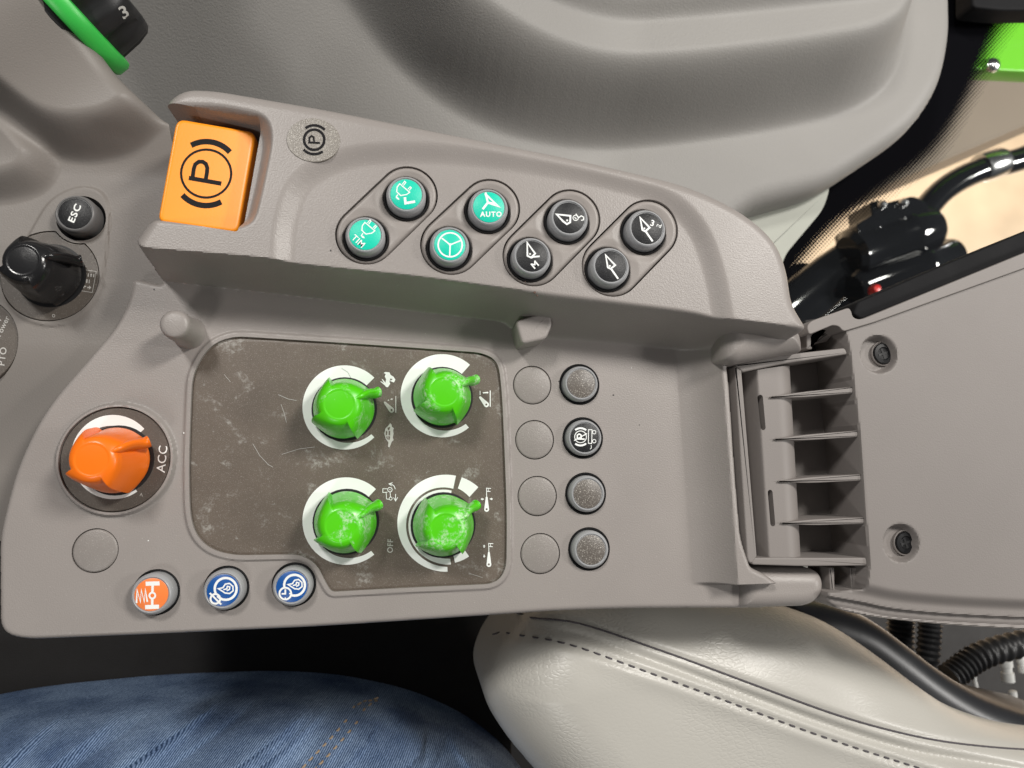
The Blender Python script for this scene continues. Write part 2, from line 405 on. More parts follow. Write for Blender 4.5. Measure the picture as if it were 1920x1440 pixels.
def denim_mat():
    m = bpy.data.materials.new('blue_denim'); m.use_nodes = True; N, L = nodes(m); b = N['Principled BSDF']
    geo = N.new('ShaderNodeNewGeometry'); b.inputs['Roughness'].default_value = .85; b.inputs['Specular IOR Level'].default_value = .2
    w = N.new('ShaderNodeTexWave'); w.bands_direction = 'DIAGONAL'; w.inputs['Scale'].default_value = 400; w.inputs['Distortion'].default_value = 2.0; w.inputs['Detail'].default_value = 2; w.inputs['Detail Scale'].default_value = 2
    mp = N.new('ShaderNodeMapping'); mp.inputs['Rotation'].default_value = (0, 0, 1.25); mp.inputs['Scale'].default_value = (1, 1, .15); L.new(geo.outputs[0], mp.inputs[0]); L.new(mp.outputs[0], w.inputs[0])
    n1 = N.new('ShaderNodeTexNoise'); n1.inputs['Scale'].default_value = 900; n1.inputs['Detail'].default_value = 3; L.new(geo.outputs[0], n1.inputs[0])
    n2 = N.new('ShaderNodeTexNoise'); n2.inputs['Scale'].default_value = 26; n2.inputs['Detail'].default_value = 4; L.new(geo.outputs[0], n2.inputs[0])
    a = N.new('ShaderNodeMath'); a.operation = 'MULTIPLY'; L.new(w.outputs[1], a.inputs[0]); L.new(n1.outputs[0], a.inputs[1])
    a2 = N.new('ShaderNodeMapRange'); a2.inputs['From Min'].default_value = .05; a2.inputs['From Max'].default_value = .5; L.new(a.outputs[0], a2.inputs[0])
    f = N.new('ShaderNodeMapRange'); f.inputs['From Min'].default_value = .35; f.inputs['From Max'].default_value = .68; L.new(n2.outputs[0], f.inputs[0])
    c1 = N.new('ShaderNodeMix'); c1.data_type = 'RGBA'; c1.inputs[6].default_value = (.012, .028, .075, 1); c1.inputs[7].default_value = (.045, .09, .17, 1); L.new(f.outputs[0], c1.inputs[0])
    c2 = N.new('ShaderNodeMix'); c2.data_type = 'RGBA'; c2.inputs[6].default_value = (.10, .165, .31, 1); c2.inputs[7].default_value = (.36, .48, .68, 1); L.new(f.outputs[0], c2.inputs[0])
    c = N.new('ShaderNodeMix'); c.data_type = 'RGBA'; L.new(a2.outputs[0], c.inputs[0]); L.new(c1.outputs[2], c.inputs[6]); L.new(c2.outputs[2], c.inputs[7])
    L.new(c.outputs[2], b.inputs['Base Color'])
    bp = N.new('ShaderNodeBump'); bp.inputs['Strength'].default_value = .5; bp.inputs['Distance'].default_value = .0003; L.new(a2.outputs[0], bp.inputs['Height']); L.new(bp.outputs[0], b.inputs['Normal'])
    return m
M['denim'] = denim_mat()
def floor_mat():
    m = mat('tan_floor_tile', (.62, .46, .31), .3, 0, 1, .22, 4, .5)
    return m
M['floor'] = floor_mat()
def glass_mat():
    m = bpy.data.materials.new('window_glass'); m.use_nodes = True; N, L = nodes(m); N.remove(N['Principled BSDF'])
    out = N['Material Output']; t = N.new('ShaderNodeBsdfTransparent'); t.inputs[0].default_value = (.93, .95, .93, 1)
    g = N.new('ShaderNodeBsdfGlossy'); g.inputs['Roughness'].default_value = .02
    fr = N.new('ShaderNodeFresnel'); mx = N.new('ShaderNodeMixShader'); L.new(fr.outputs[0], mx.inputs[0]); L.new(t.outputs[0], mx.inputs[1]); L.new(g.outputs[0], mx.inputs[2]); L.new(mx.outputs[0], out.inputs[0])
    return m
def frit_mat():
    "black enamel border: solid, then dots that shrink away from the edge (uv.y = distance across, uv.x = along)"
    m = bpy.data.materials.new('glass_dot_print'); m.use_nodes = True; N, L = nodes(m); b = N['Principled BSDF']; out = N['Material Output']
    b.inputs['Base Color'].default_value = (.004, .004, .005, 1); b.inputs['Roughness'].default_value = .5; b.inputs['Specular IOR Level'].default_value = 0
    uv = N.new('ShaderNodeUVMap'); sx = N.new('ShaderNodeSeparateXYZ'); L.new(uv.outputs[0], sx.inputs[0])
    geo = N.new('ShaderNodeNewGeometry')
    mp = N.new('ShaderNodeMapping'); mp.inputs['Rotation'].default_value = (0, 0, .78); L.new(geo.outputs[0], mp.inputs[0])
    v = N.new('ShaderNodeTexVoronoi'); v.inputs['Scale'].default_value = 430; v.inputs['Randomness'].default_value = 0; v.voronoi_dimensions = '2D'; L.new(mp.outputs[0], v.inputs[0])
    r = N.new('ShaderNodeMapRange'); r.inputs['From Min'].default_value = .50; r.inputs['From Max'].default_value = 1.0; r.inputs['To Min'].default_value = .74; r.inputs['To Max'].default_value = .12; L.new(sx.outputs[1], r.inputs[0])
    lt = N.new('ShaderNodeMath'); lt.operation = 'LESS_THAN'; L.new(v.outputs[0], lt.inputs[0]); L.new(r.outputs[0], lt.inputs[1])
    t = N.new('ShaderNodeBsdfTransparent'); mx = N.new('ShaderNodeMixShader'); L.new(lt.outputs[0], mx.inputs[0]); L.new(t.outputs[0], mx.inputs[1]); L.new(b.outputs[0], mx.inputs[2]); L.new(mx.outputs[0], out.inputs[0])
    return m
M['glass'] = glass_mat(); M['frit'] = frit_mat()
# ------------------------------------------------------------------ setting
mm = 1e-3
fl = mesh('showroom_floor', [(-4, -4, -1.3), (6, -4, -1.3), (6, 6, -1.3), (-4, 6, -1.3)], [(0, 1, 2, 3)], M['floor']); tag(fl, None, kind='structure')
cf = slab('cab_floor', np.array([(-.55, -.6), (.245, -.6), (.245, .12), (-.55, .12)]), -.42, -.45, M['dark'], r=4*mm); tag(cf, None, kind='structure')
# ------------------------------------------------------------------ console: body
ZR = .032; RIM = .0028
con = thing('armrest_console', 'taupe tractor armrest console with buttons, knobs and its lid folded open', 'armrest')
DECK = [(7, 960, 30), (22, 902, 30), (40, 852, 30), (72, 787, 30), (108, 736, 30), (155, 683, 30), (190, 642, 30), (212, 617, 30), (231, 584, 30), (243, 550, 25)]
out_px = [(-4, 1010, 30)]+DECK+[(248, 520, 8), (246, 492, 8, ZR), (246, 464, 20, ZR), (262, 438, 20, ZR), (282, 428, 4, ZR-.004), (297, 345, 12, ZR-.005), (306, 268, 10, ZR-.005), (304, 222, 10, ZR),
  (311, 190, 22, ZR), (345, 166, 22, ZR), (400, 167, 30, ZR), (620, 205, 60, ZR), (860, 253, 60, ZR), (1080, 297, 60, ZR), (1290, 346, 60, ZR), (1390, 394, 50, ZR), (1452, 446, 40, ZR), (1476, 500, 30, ZR),
  (1486, 570, 20, ZR), (1494, 622, 10, ZR-.008), (1470, 640, 6, ZR-.012), (1376, 655, 6, .012), (1362, 684, 10, .010), (1367, 730, 20, .010), (1377, 880, 40, .010), (1388, 1010, 20, .010), (1394, 1060, 6, .004), (1412, 1070, 6),
  (1440, 1090, 10), (1440, 1141, 10), (1300, 1141, 40), (1170, 1142, 60), (1045, 1146, 60), (920, 1155, 60), (600, 1176, 60), (300, 1190, 60), (38, 1201, 40), (-3, 1185, 26)]
OUT = wpoly(out_px)
T_px = [(180, 428, 5), (250, 430, 8), (257, 450, 12), (268, 467, 14), (300, 470, 30), (480, 484, 60), (600, 497, 60), (782, 515, 60), (965, 540, 60), (1147, 562, 60), (1300, 582, 40), (1352, 597, 10), (1560, 622, 10), (1560, 120, 10), (1000, 60, 10), (180, 60, 10)]
B_px = [(160, 424, 5), (236, 425, 8), (240, 480, 20), (252, 512, 20), (300, 527, 40), (480, 547, 60), (600, 561, 60), (782, 585, 60), (945, 604, 15), (962, 622, 15), (1000, 634, 20), (1200, 650, 60), (1345, 664, 20), (1378, 668, 10), (1378, 690, 3), (1560, 700, 10), (1560, 60, 10), (1000, 30, 10), (180, 30, 10)]
RT = wpoly(T_px, z=ZR); RB = wpoly(B_px, z=0)
ARC = wpoly([(530, 560, 5), (535, 430, 30), (560, 345, 40), (640, 300, 50), (760, 288, 80), (920, 300, 80), (1110, 332, 80), (1240, 368, 60), (1305, 425, 60), (1336, 510, 60), (1352, 604, 10), (1380, 700, 5), (800, 700, 5)], z=ZR)
POCK = wpoly([(240, 440, 4), (238, 214, 4), (340, 205, 10), (420, 207, 30), (505, 224, 26), (522, 262, 30), (508, 340, 60), (487, 428, 26), (455, 442, 14), (400, 437, 30), (300, 428, 10)], z=ZR-.003)
PANEL = wpoly([(359, 760, 60), (362, 706, 20), (380, 668, 24), (404, 643, 22), (440, 631, 20), (620, 642, 60), (781, 653, 60), (905, 662, 20), (934, 678, 24), (941, 738, 40), (947, 880, 60), (950, 966, 60), (949, 1068, 22), (928, 1094, 22), (748, 1102, 60), (622, 1109, 8), (612, 1093, 12), (594, 1056, 18), (565, 1040, 18), (540, 1039, 20), (430, 1041, 36), (382, 1022, 30), (358, 980, 40), (355, 880, 60)], z=0, n=6)
ACC = P(216, 861, .002); ACCR = 112*mpp(216, 861, .002); ACCr = 102*mpp(216, 861, .002)
RAMP0 = np.array(P(1268, 668, 0)); RAMP1 = np.array(P(1298, 1098, 0)); RAMPT0 = np.array(P(1352, 664, .011)); RAMPT1 = np.array(P(1384, 1098, .011))
yR = P(1345, 1101, .006)[1]
def side(a, b, X, Y):
    d = (b-a)/np.linalg.norm(b-a); return (X-a[0])*(-d[1])+(Y-a[1])*d[0]
def zbody(X, Y, flat=False):
    z = np.zeros(X.shape)
    dT = np.maximum(sdf(RT, X, Y), 0); dB = np.maximum(-sdf(RB, X, Y), 0)
    t = dB/(dT+dB+1e-9)
    # right ramp of the tray
    u0 = side(RAMP0, RAMP1, X, Y); u1 = side(RAMPT0, RAMPT1, X, Y)   # >0 to the right of the line (downward line)
    tt = np.clip(u0/(u0-u1+1e-9), 0, 1); tt = np.where(u1 > 0, 1, np.where(u0 < 0, 0, tt))
    rp = .0115*(.35*tt+.65*tt**2)*sm((Y-yR)/.0016)
    z = np.maximum(z, rp)
    ridge = ZR*sm(t)
    z = z*(1-sm(t*1.6))+ridge if True else z
    inr = sm(t*3-2)
    arc = sdf(ARC, X, Y)
    z += inr*RIM*sm((arc+.004)/.009)
    pk = sdf(POCK, X, Y)
    z -= np.where(t > .3, 1, 0)*.0066*sm(-pk/.0055)
    # lip round the brown panel and ring round the lower left knob
    dp = sdf(PANEL, X, Y)
    z += (1-inr)*.0011*sm((.0024-np.abs(dp-.0004))/.0012)*(dp > -.002)
    da = np.hypot(X-ACC[0], Y-ACC[1])-ACCR
    z += .0022*sm((-da)/.0012)
    # gentle lowering of the deck towards the front left border
    D = -sdf(OUT, X, Y)
    rr = np.where(t > .4, .0056, .0022)
    z -= edge_round(D, 1.0*rr)
    return z
holes = []
def hole_c(px, py, z, r_px): 
    c = P(px, py, z); holes.append((c[0], c[1], r_px*mpp(px, py, z))); return holes[-1]
# --- buttons: (face centre px, z of the surface, cap radius px, face radius px, height)
def button(px, py, zs, rc, rf, hgt, face, label, cap='cap', gap=6, parent=con, cut=None, tilt=None):
    zf_ = zs+hgt; c = P(px, py, zf_); k = mpp(px, py, zf_)
    Rc, Rf = rc*k, rf*k; Rg = Rc+gap*mpp(px, py, zs)
    (holes if cut is None else cut).append((c[0], c[1], Rg))
    b = lathe('push_button', [(Rc*1.0, -.004), (Rc, hgt-.0019), (Rc-.0001, hgt-.0014), (Rc-.0004, hgt-.0009), (Rc*.55+Rf*.45, hgt-.0003), (Rf+.0003, hgt), (Rf+.0001, hgt-.0001), (Rf, hgt-.0004), (Rf-.0002, hgt-.0004), (0, hgt-.0004)], M[cap], parent, c, 56, 50, zo=zs)
    tag(b, label)
    lathe('button_face', [(Rf-.00025, hgt-.0005), (Rf-.00025, hgt-.0002), (Rf-.0004, hgt-.00012), (0, hgt-.00010)], M[face], b, c, 48, 30, zo=zs)
    lathe('rubber_well', [(Rg+.0003, -.006), (Rg-.0001, -.0002), (Rg-.0004, .0001), (Rg-.0009, -.0008), (Rc+.0002, -.003), (Rc+.0001, -.0045)], M['well'], b, c, 48, 50, zo=zs)
    return b, zs+hgt-.00006
BL = []
ZF = zf = None
# --- ridge capsules
caps = [((762, 366), (685, 442)), ((917, 390), (844, 461)), ((1068, 410), (998, 482)), ((1214, 430), (1146, 501))]
cap_polys = []
for (a, b) in caps:
    wa = P(a[0]+3, a[1]-1, ZR); wb = P(b[0]+1, b[1]-1, ZR); k = mpp(a[0], a[1], ZR)
    cap_polys.append((wa, wb, 53*k))
    holes.append(capsule_poly(wa, wb, 53*k+.00042))
SWH = wpoly([(318, 211, 5), (494, 237, 6), (456, 449, 5), (277, 421, 5)], z=ZR-.006); holes.append(SWH)
blanks = [(998, 722, 36.2), (1002.5, 824.5, 36.8), (1007.5, 930, 37.4), (1013, 1038, 38), (178.5, 1032.5, 43)]
for x, y, r in blanks: hole_c(x, y, 0, r)
holes.append(PANEL)
holes.append((ACC[0], ACC[1], ACCr))
names = [('dark speckled blank push button beside tray edge, topmost of its column', 'facebrown'), ('black push button with trailer brake symbol', 'black'), ('scuffed speckled blank push button below trailer brake button', 'facebrown'), ('speckled blank push button at lower end of its column', 'facebrown')]
rb = []
for (x, y, rc, rf), (lb, fm) in zip([(1090, 719, 33, 27.5), (1096.5, 820.5, 33.5, 28), (1102, 926, 34, 28), (1108.5, 1031, 35, 28.5)], names):
    rb.append(button(x, y, 0, rc, rf, .0036, fm, lb, gap=5.5))
low = [button(283.5, 1115, 0, 40, 32.5, .0055, 'orangef', 'orange push button with white axle suspension symbol', gap=5),
       button(418, 1107, 0, 38.5, 31.5, .0055, 'bluef', 'blue push button with crossed circle and drop symbol', gap=5),
       button(547, 1100, 0, 37.5, 30.5, .0055, 'bluef', 'blue push button with clock and drop symbol', gap=5)]
ZSKIRT = lambda x, y, z: np.full_like(z, -.028)
body = hf('console_body', OUT, zbody, M['plastic'], con, 4.6e-4, holes, ZSKIRT)
slab('light_block_base', OUT*np.array([[.997, .997]]), -.0281, -.032, M['dark'], con, r=1*mm)  # added dark base, blocks light from below the gaps
for (wa, wb, r), ((a, b)) in zip(cap_polys, caps):
    cut = []; ring = []
    pol = capsule_poly(wa, wb, r)
    i = len(cap_polys)
    cx = [P(a[0], a[1], ZR+.0036), P(b[0], b[1], ZR+.0036)]
    info = {762: (('teal', 'teal push button with plug and tick symbol'), ('teal', 'teal push button with plug and TIM lettering')),
            917: (('teal', 'teal push button with steering arrow and AUTO lettering'), ('teal', 'teal push button with steering wheel symbol')),
            1068: (('black', 'black push button with locked implement symbol'), ('black', 'black push button with implement and M lettering')),
            1214: (('black', 'black push button with implement and 3rd lettering'), ('black', 'black push button with implement arrow symbol'))}[a[0]]
    bs = []
    for p, (fm, lb) in zip((a, b), info):
        bs.append(button(p[0]-.5, p[1]-2, ZR+.0003, 36.5, 30.0, .0046, fm, lb, gap=6.0, cut=cut))
    BL.append(bs)
    def zc(X, Y, pol=pol, cut=cut):
        z = np.full(X.shape, ZR+.0006)-edge_round(-sdf(pol, X, Y), .0018)
        for c in cut:
            d = np.hypot(X-c[0], Y-c[1])-c[2]; z -= edge_round(d, .0007)
            z += -.0006*sm(1-d/.004)
        return z
    hf('button_bezel', pol, zc, M['bezel'], con, 3.2e-4, cut, ZR-.008)
for x, y, r in blanks:
    c = P(x, y, 0); R = r*mpp(x, y, 0)-.00036
    lathe('blank_plug', [(R, -.005), (R, -.0003), (R-.0003, .00005), (R-.0008, .0002), (0, .0002)], M['plug'], con, c, 56)
# --- pin, tab, knuckles
pc = P(326, 607, .019)
lathe('stop_pin', [(.0070, -.001), (.0063, .001), (.0059, .006), (.0056, .0166), (.0053, .0182), (.0046, .0190), (.0033, .0193), (0, .0193)], M['plastic'], con, pc, 40, 60)
tabp = wpoly([(966, 602, 9), (1030, 583, 9), (1036, 608, 9), (1024, 636, 9), (978, 646, 9)], z=.015)
slab('latch_tab', tabp, .0155, 0, M['plastic'], con, r=.0012)
def zk(X, Y): return np.full(X.shape, .0)
kn1 = wpoly([(1353, 600, 10), (1492, 612, 12), (1504, 630, 16), (1506, 660, 6), (1462, 666, 6), (1378, 682, 8), (1354, 676, 8)], z=.019, n=8)
hf('hinge_knuckle', kn1, lambda X, Y: .0235-edge_round(np.minimum(-sdf(kn1, X, Y), .009), .009)*.9, M['plastic'], con, 5e-4, (), -.028)
kn2 = wpoly([(1391, 1064, 10), (1500, 1066, 30), (1534, 1067, 20), (1548, 1088, 20), (1545, 1118, 24), (1520, 1139, 24), (1440, 1141, 10), (1392, 1141, 8)], z=.003, n=8)
hf('hinge_knuckle', kn2, lambda X, Y: .0052-edge_round(np.minimum(-sdf(kn2, X, Y), .0065), .0065), M['plastic'], con, 5e-4, (), -.028)
# --- brown control panel
def zpan(X, Y): return np.full(X.shape, -.0002)
PANEL_IN = wpoly([(359, 760, 60)], z=0) if False else None
pan_c = PANEL.mean(0)
nrm = PANEL-np.roll(PANEL, 1, 0); 
panel = hf('control_panel', PANEL, lambda X, Y: -.0001-.0003*sm(1+sdf(PANEL, X, Y)/.0006), M['panel'], con, 1e-3, (), -.004)
tag(panel, 'scuffed dark brown speckled panel carrying four green knobs')
acp = lathe('scale_plate', [(ACCr-.0003, -.002), (ACCr-.0003, .0011), (ACCr-.0006, .0014), (0, .0014)], M['plate'], con, ACC, 72)
tag(acp, 'round dark brown plate under the orange knob')
def wedge(pr, c, R, a0, a1, w0, w1, ry=1.0, n=60, R1=None):
    "white scale wedge; angles ccw in degrees on screen, band lies inside radius R"
    a = np.radians(np.linspace(a0, a1, n)); w = np.linspace(w0, w1, n)
    R = np.linspace(R, R if R1 is None else R1, n)
    o = np.stack([c[0]+R*np.cos(a), c[1]-R*ry*np.sin(a)], -1); i_ = np.stack([c[0]+(R-w)*np.cos(a), c[1]-(R-w)*ry*np.sin(a)], -1)
    bi = pr._add(np.vstack([o, i_]))
    for k in range(n-1): pr.F.append((bi+k, bi+k+1, bi+n+k+1, bi+n+k))
ZP = .00012
for c, R, a0, a1, w0, w1 in [((646, 764), 79, 45, 315, 38, 8), ((829, 742), 78, 48, 310, 34, 9), ((649, 977), 82, 47, 310, 34, 9)]:
    p = Print(ZP); wedge(p, c, R, a0, a1, w0, w1); p.build('scale_arc', M['white'], panel)
p = Print(ZP); c = (836, 981)
wedge(p, c, 91, 78, 272, 25, 9); wedge(p, c, 62, 80, 277, 10, 11, R1=78)
wedge(p, c, 91, 48, 71, 25, 22); wedge(p, c, 76, 283, 305, 14, 14)
p.build('scale_arc', M['white'], panel)
p = Print(.0015); wedge(p, (212, 857), 79, 42, 305, 24, 5); p.build('scale_arc', M['white'], acp)
p = Print(.0015); p.text('ACC', (303, 861), 17, 84, .002, 1.05); p.build('lettering', M['white'], acp)
p = Print(.0015); p.line([(267, 770), (269, 770)], 1.2).line([(268, 766), (268, 773)], 1); p.line([(262, 930), (265, 925), (267, 931)], 1); p.build('symbol', M['paleprint'], acp)
# panel symbols (pixels read from a 7.2x enlargement)
def q1(x, y): return (690+x/7.2, 680+y/7.2)
def q2(x, y): return (690+x/7.2, 880+y/7.2)
def pl(q, *pts): return [q(*t) for t in pts]
p = Print(ZP)      # hare
p.poly(pl(q1, (210, 140), (235, 125), (290, 130), (305, 165), (345, 190), (370, 230), (355, 260), (330, 255), (310, 245), (330, 220), (300, 215), (290, 260), (300, 285), (270, 330), (245, 330), (225, 305), (165, 255), (175, 250), (215, 275), (185, 220), (200, 225), (235, 270), (245, 225), (225, 185), (240, 155)))
p.line(pl(q1, (300, 240), (350, 262)), 2.0); p.build('symbol', M['white'], panel)
p = Print(ZP)      # tortoise
p.poly(pl(q1, (300, 815), (320, 840), (322, 865), (350, 885), (340, 910), (345, 960), (335, 1010), (345, 1045), (320, 1070), (305, 1110), (290, 1145), (270, 1135), (275, 1075), (240, 1030), (220, 960), (235, 890), (275, 850)))
p.build('symbol', M['paleprint'], panel)
for a in ([(262, 880), (300, 865), (290, 905), (272, 915)], [(240, 920), (262, 930), (258, 975), (240, 985)], [(278, 925), (300, 920), (298, 985), (278, 975)], [(245, 1000), (262, 990), (268, 1040), (258, 1035)], [(275, 990), (300, 1000), (290, 1045), (275, 1040)]): p = Print(ZP+.00003); p.poly(pl(q1, *a)); p.build('symbol', M['panel'], panel)
def lever(q, tip, base, r0, r1, p):
    a = np.array(q(*tip)); b = np.array(q(*base)); d = b-a; an = math.atan2(d[1], d[0]); pts = []
    for t in np.linspace(math.pi/2, 3*math.pi/2, 9): pts.append(a+r0*np.array([math.cos(an+t), math.sin(an+t)]))
    for t in np.linspace(-math.pi/2, math.pi/2, 11): pts.append(b+r1*np.array([math.cos(an+t), math.sin(an+t)]))
    p.poly(pts)
def lever_icon(q, tip, base, m, extra):
    p = Print(ZP); lever(q, tip, base, 2.2, 5.0, p); extra(p); p.build('symbol', M[m], panel)
    p = Print(ZP+.00004); p.ell(q(*base), 1.9, n=12); p.build('symbol', M['panel'], panel)
lever_icon(q1, (228, 540), (318, 640), 'paleprint', lambda p: p.line(pl(q1, (375, 450), (375, 675)), 2).poly(pl(q1, (300, 500), (315, 478), (340, 488), (325, 505))).ell(q1(276, 508), 1.4, n=8))
lever_icon(q1, (1515, 470), (1598, 565), 'white', lambda p: p.line(pl(q1, (1650, 375), (1650, 595)), 1.8).line(pl(q1, (1513, 380), (1513, 435)), 1.4).line(pl(q1, (1560, 407), (1612, 403)), 2.4).poly(pl(q1, (1545, 407), (1562, 395), (1562, 420))).poly(pl(q1, (1628, 402), (1610, 390), (1610, 420))))
def fork(q, x0, yt, x1):
    return lambda p: p.line(pl(q, (x0, 378), (x0-6, 258), (x0+58, 262)), 1.2)
def linkage(q, ox, oy, arrows):
    p = Print(ZP)
    lever(q, (ox, oy), (ox, oy+160), 1.8, 4.6, p)
    p.line(pl(q, (ox, oy-5), (ox-3, oy-125), (ox+58, oy-122)), 1.4); p.line(pl(q, (ox, oy-85), (ox+52, oy-80)), 1.4); p.line(pl(q, (ox+22, oy-120), (ox+22, oy-82)), 1.0)
    for (x, y, dx, dy) in arrows:
        a = np.array(q(x, y)); d = np.array([dx, dy]); n_ = np.array([-dy, dx])
        p.poly([a+d*3.4, a+n_*2.6, a-n_*2.6]); p.line([a, a-d*2.6], 2)
    p.build('symbol', M['white'], panel)
    p = Print(ZP+.00004); p.ell(q(ox, oy+158), 1.9, n=12); p.build('symbol', M['panel'], panel)
linkage(q2, 1602, 380, [(1545, 402, -1, 0), (1663, 400, 1, 0)])
linkage(q2, 1632, 1125, [(1568, 1040, 0, -1), (1568, 1170, 0, 1)])
p = Print(ZP)      # tractor slip symbol
p.ring(q2(296, 275), 4.2, 1.3).ring(q2(306, 395), 2.8, 1.1).ell(q2(296, 275), 1.1, n=10)
p.line(pl(q2, (262, 262), (200, 262), (200, 312), (262, 310)), 1.2).line(pl(q2, (245, 312), (250, 400), (285, 405)), 1.2).line(pl(q2, (298, 308), (304, 375)), 1.2)
p.line(pl(q2, (372, 332), (372, 425)), 1.2).line(pl(q2, (345, 380), (372, 428), (400, 378)), 1.2)
p.line(pl(q2, (368, 265), (352, 225), (318, 200), (282, 196)), 1.3).line(pl(q2, (332, 180), (282, 196), (322, 225)), 1.2)
p.build('symbol', M['white'], panel)
p = Print(ZP); p.text('OFF', q2(297, 1035), 11, 88, .012, .95); p.build('lettering', M['paleprint'], panel)
# --- fine scratches in the panel foil and crumbs on the console
for L_, w_ in [([(522, 740), (540, 748), (556, 751)], .9), ([(527, 758), (533, 775), (537, 792)], .8), ([(474, 832), (487, 854), (503, 871), (512, 876)], .8), ([(528, 852), (560, 842), (590, 838)], .7), ([(640, 690), (652, 698), (660, 712)], .7), ([(880, 1075), (905, 1083)], .6), ([(420, 702), (432, 716)], .6)]:
    p = Print(ZP); p.line(L_, w_); p.build('scratch', M['paleprint'], panel)
for x, y, r, z0, m_ in [(1003, 548, 3.2, ZR, 'crumb'), (1008, 552, 2, ZR, 'crumb'), (1150, 741, 1.8, 0, 'well'), (1199, 797, 1.2, 0, 'well'), (985, 528, 1.6, ZR, 'crumb'), (289, 543, 1.5, 0, 'well'), (1048, 715, 1.2, 0, 'well'), (345, 812, 1.6, .0006, 'white'), (278, 1014, 1.2, 0, 'white'), (1184, 690, 1.0, 0, 'white'), (620, 470, 1.4, ZR, 'well'), (1130, 905, 1.0, 0, 'crumb')]:
    c = P(x, y, z0); zz = float(zbody(np.array([c[0]]), np.array([c[1]]))[0]); R = r*2.1e-4; pts = []
    for k in range(9): a = k/9*2*math.pi; q = R*random.uniform(.55, 1.25); pts.append((c[0]+q*math.cos(a), c[1]+q*math.sin(a)))
    slab('dirt_speck', np.array(pts), zz+R*.5, zz-.0002, M[m_], con, r=0)
# --- knobs
def knob(px, py, zb, s, ang, mk, label, parent=con, hole=True):
    c = P(px, py, zb)
    prof = smooth_line([(0.0, 11.7), (.8, 12.6), (2.5, 12.9), (5, 12.7), (8, 12.35), (11, 11.95), (14, 11.5), (17, 10.9), (19, 10.25), (20.3, 9.4), (21.3, 8.2), (21.9, 7.0), (22.2, 6.2)], 3)
    prof = [tuple(q) for q in prof]+[(22.25, 5.9), (22.1, 5.6), (22.12, 5.2), (22.2, 4.6), (22.25, 0)]
    th = []
    for f in range(4):
        a0 = ang+f*90
        for k in range(26): th.append((a0+.7+k/25*88.6, k/25))
    V = []; n = len(th)
    for z, r in prof:
        am = np.interp(z, [0, 2, 6, 12, 17, 20, 21.5, 22.1], [.01, .03, .09, .15, .19, .17, .06, 0])
        for a, u in th:
            rr = r*(1+.105*float(np.interp(z, [0, 2, 5, 16, 20, 21.5], [.2, .8, 1, .9, .6, 0]))*max(0, 1-u*3.2)**1.6-am*(.85*u**1.6+.28*math.sin(math.pi*u)))
            t = math.radians(a); V.append((c[0]+s*rr*mm*math.cos(t), c[1]+s*rr*mm*math.sin(t), zb+s*z*mm+.0006))
    Fc = []
    for i in range(len(prof)-1):
        for k in range(n):
            j = (k+1) % n
            Fc.append((i*n+k, i*n+j, (i+1)*n+j, (i+1)*n+k))
    Fc.append(tuple(range(n-1, -1, -1)))
    o = mesh('rotary_knob', V, Fc, M[mk], parent, 46); tag(o, label)
    t = math.radians(ang); d = Vector((math.cos(t), math.sin(t), 0)); side_ = Vector((-math.sin(t), math.cos(t), 0))
    C0 = Vector((c[0], c[1], zb+.0006))
    path = [(6.0, 21.0, -.4), (8.4, 19.9, -.2), (10.4, 17.2, .2), (11.9, 13.8, .4), (13.1, 11.0, .3), (14.3, 9.2, 0), (15.6, 8.4, 0), (16.1, 8.2, 0)]
    path = smooth_line([(C0+d*(r*s*mm)+side_*(q*s*mm)+Vector((0, 0, z*s*mm)))[:] for r, z, q in path], 3)
    m_ = len(path); rad = list(np.interp(np.linspace(0, 1, m_), [0, .15, .5, .8, .95, 1], [.6, 1.35, 1.85, 2.2, 2.25, 1.8])*s*mm)
    tube('pointer', path, rad, M[mk], o, 14, 1.6)
    lathe('gap_shade_disc', [(13.6*s*mm, 0), (13.6*s*mm, .00025), (0, .0003)], M['well'], o, c, 40, zo=zb+.0001)  # flat black disc stands in for the shaded gap under the knob
    return o
knob(646, 767, 0, .97, 24, 'green', 'scuffed green knob beside hare and tortoise symbols')
knob(829, 745, 0, .95, 26, 'green', 'scuffed green knob beside single lever symbol')
knob(649, 978, 0, .97, 28, 'green', 'scuffed green knob beside OFF lettering')
knob(831, 984, 0, .98, 33, 'green', 'scuffed green knob inside double white scale rings')
knob(220, 863, .0014, 1.0, 26, 'orange', 'orange knob beside ACC lettering')
# --- parking brake switch
zl, zr_ = ZR+.0012, ZR-.0080
swp = wpoly([(330, 221, 18, zl), (481, 247, 18, zr_), (448, 438, 18, zr_), (294, 416, 18, zl)], n=6)
_c = [Vector((*P(330, 221, zl), zl)), Vector((*P(481, 247, zr_), zr_)), Vector((*P(294, 416, zl), zl))]
_n = (_c[1]-_c[0]).cross(_c[2]-_c[0]); _n = _n if _n.z > 0 else -_n; _n.normalize()
def sw_z(x, y): return _c[0].z-(_n.x*(x-_c[0].x)+_n.y*(y-_c[0].y))/_n.z
sw = slab('parking_brake_switch', swp, ZR, ZR-.022, M['switch'], con, r=.0013, seg=6, zfun=lambda x, y: sw_z(x, y)-ZR)
tag(sw, 'orange rocker switch with black parking brake symbol')
pr = Print(ZR)
c = (386.5, 325.5)
pr.ring(c, 47, 4.4, ry=45)
pr.ring(c, 60, 10.5, 80-38, 80+38, 20); pr.ring(c, 60, 10.5, 260-38, 260+38, 20)
a1 = lambda x, y: (x/3, y/3)
pr.line(pl(a1, (1062, 1001), (1245, 1033)), 8)
pr.line(pl(a1, (1083, 1000), (1090, 950), (1098, 925), (1118, 910), (1140, 910), (1158, 922), (1166, 945), (1164, 972), (1156, 1018)), 7.4)
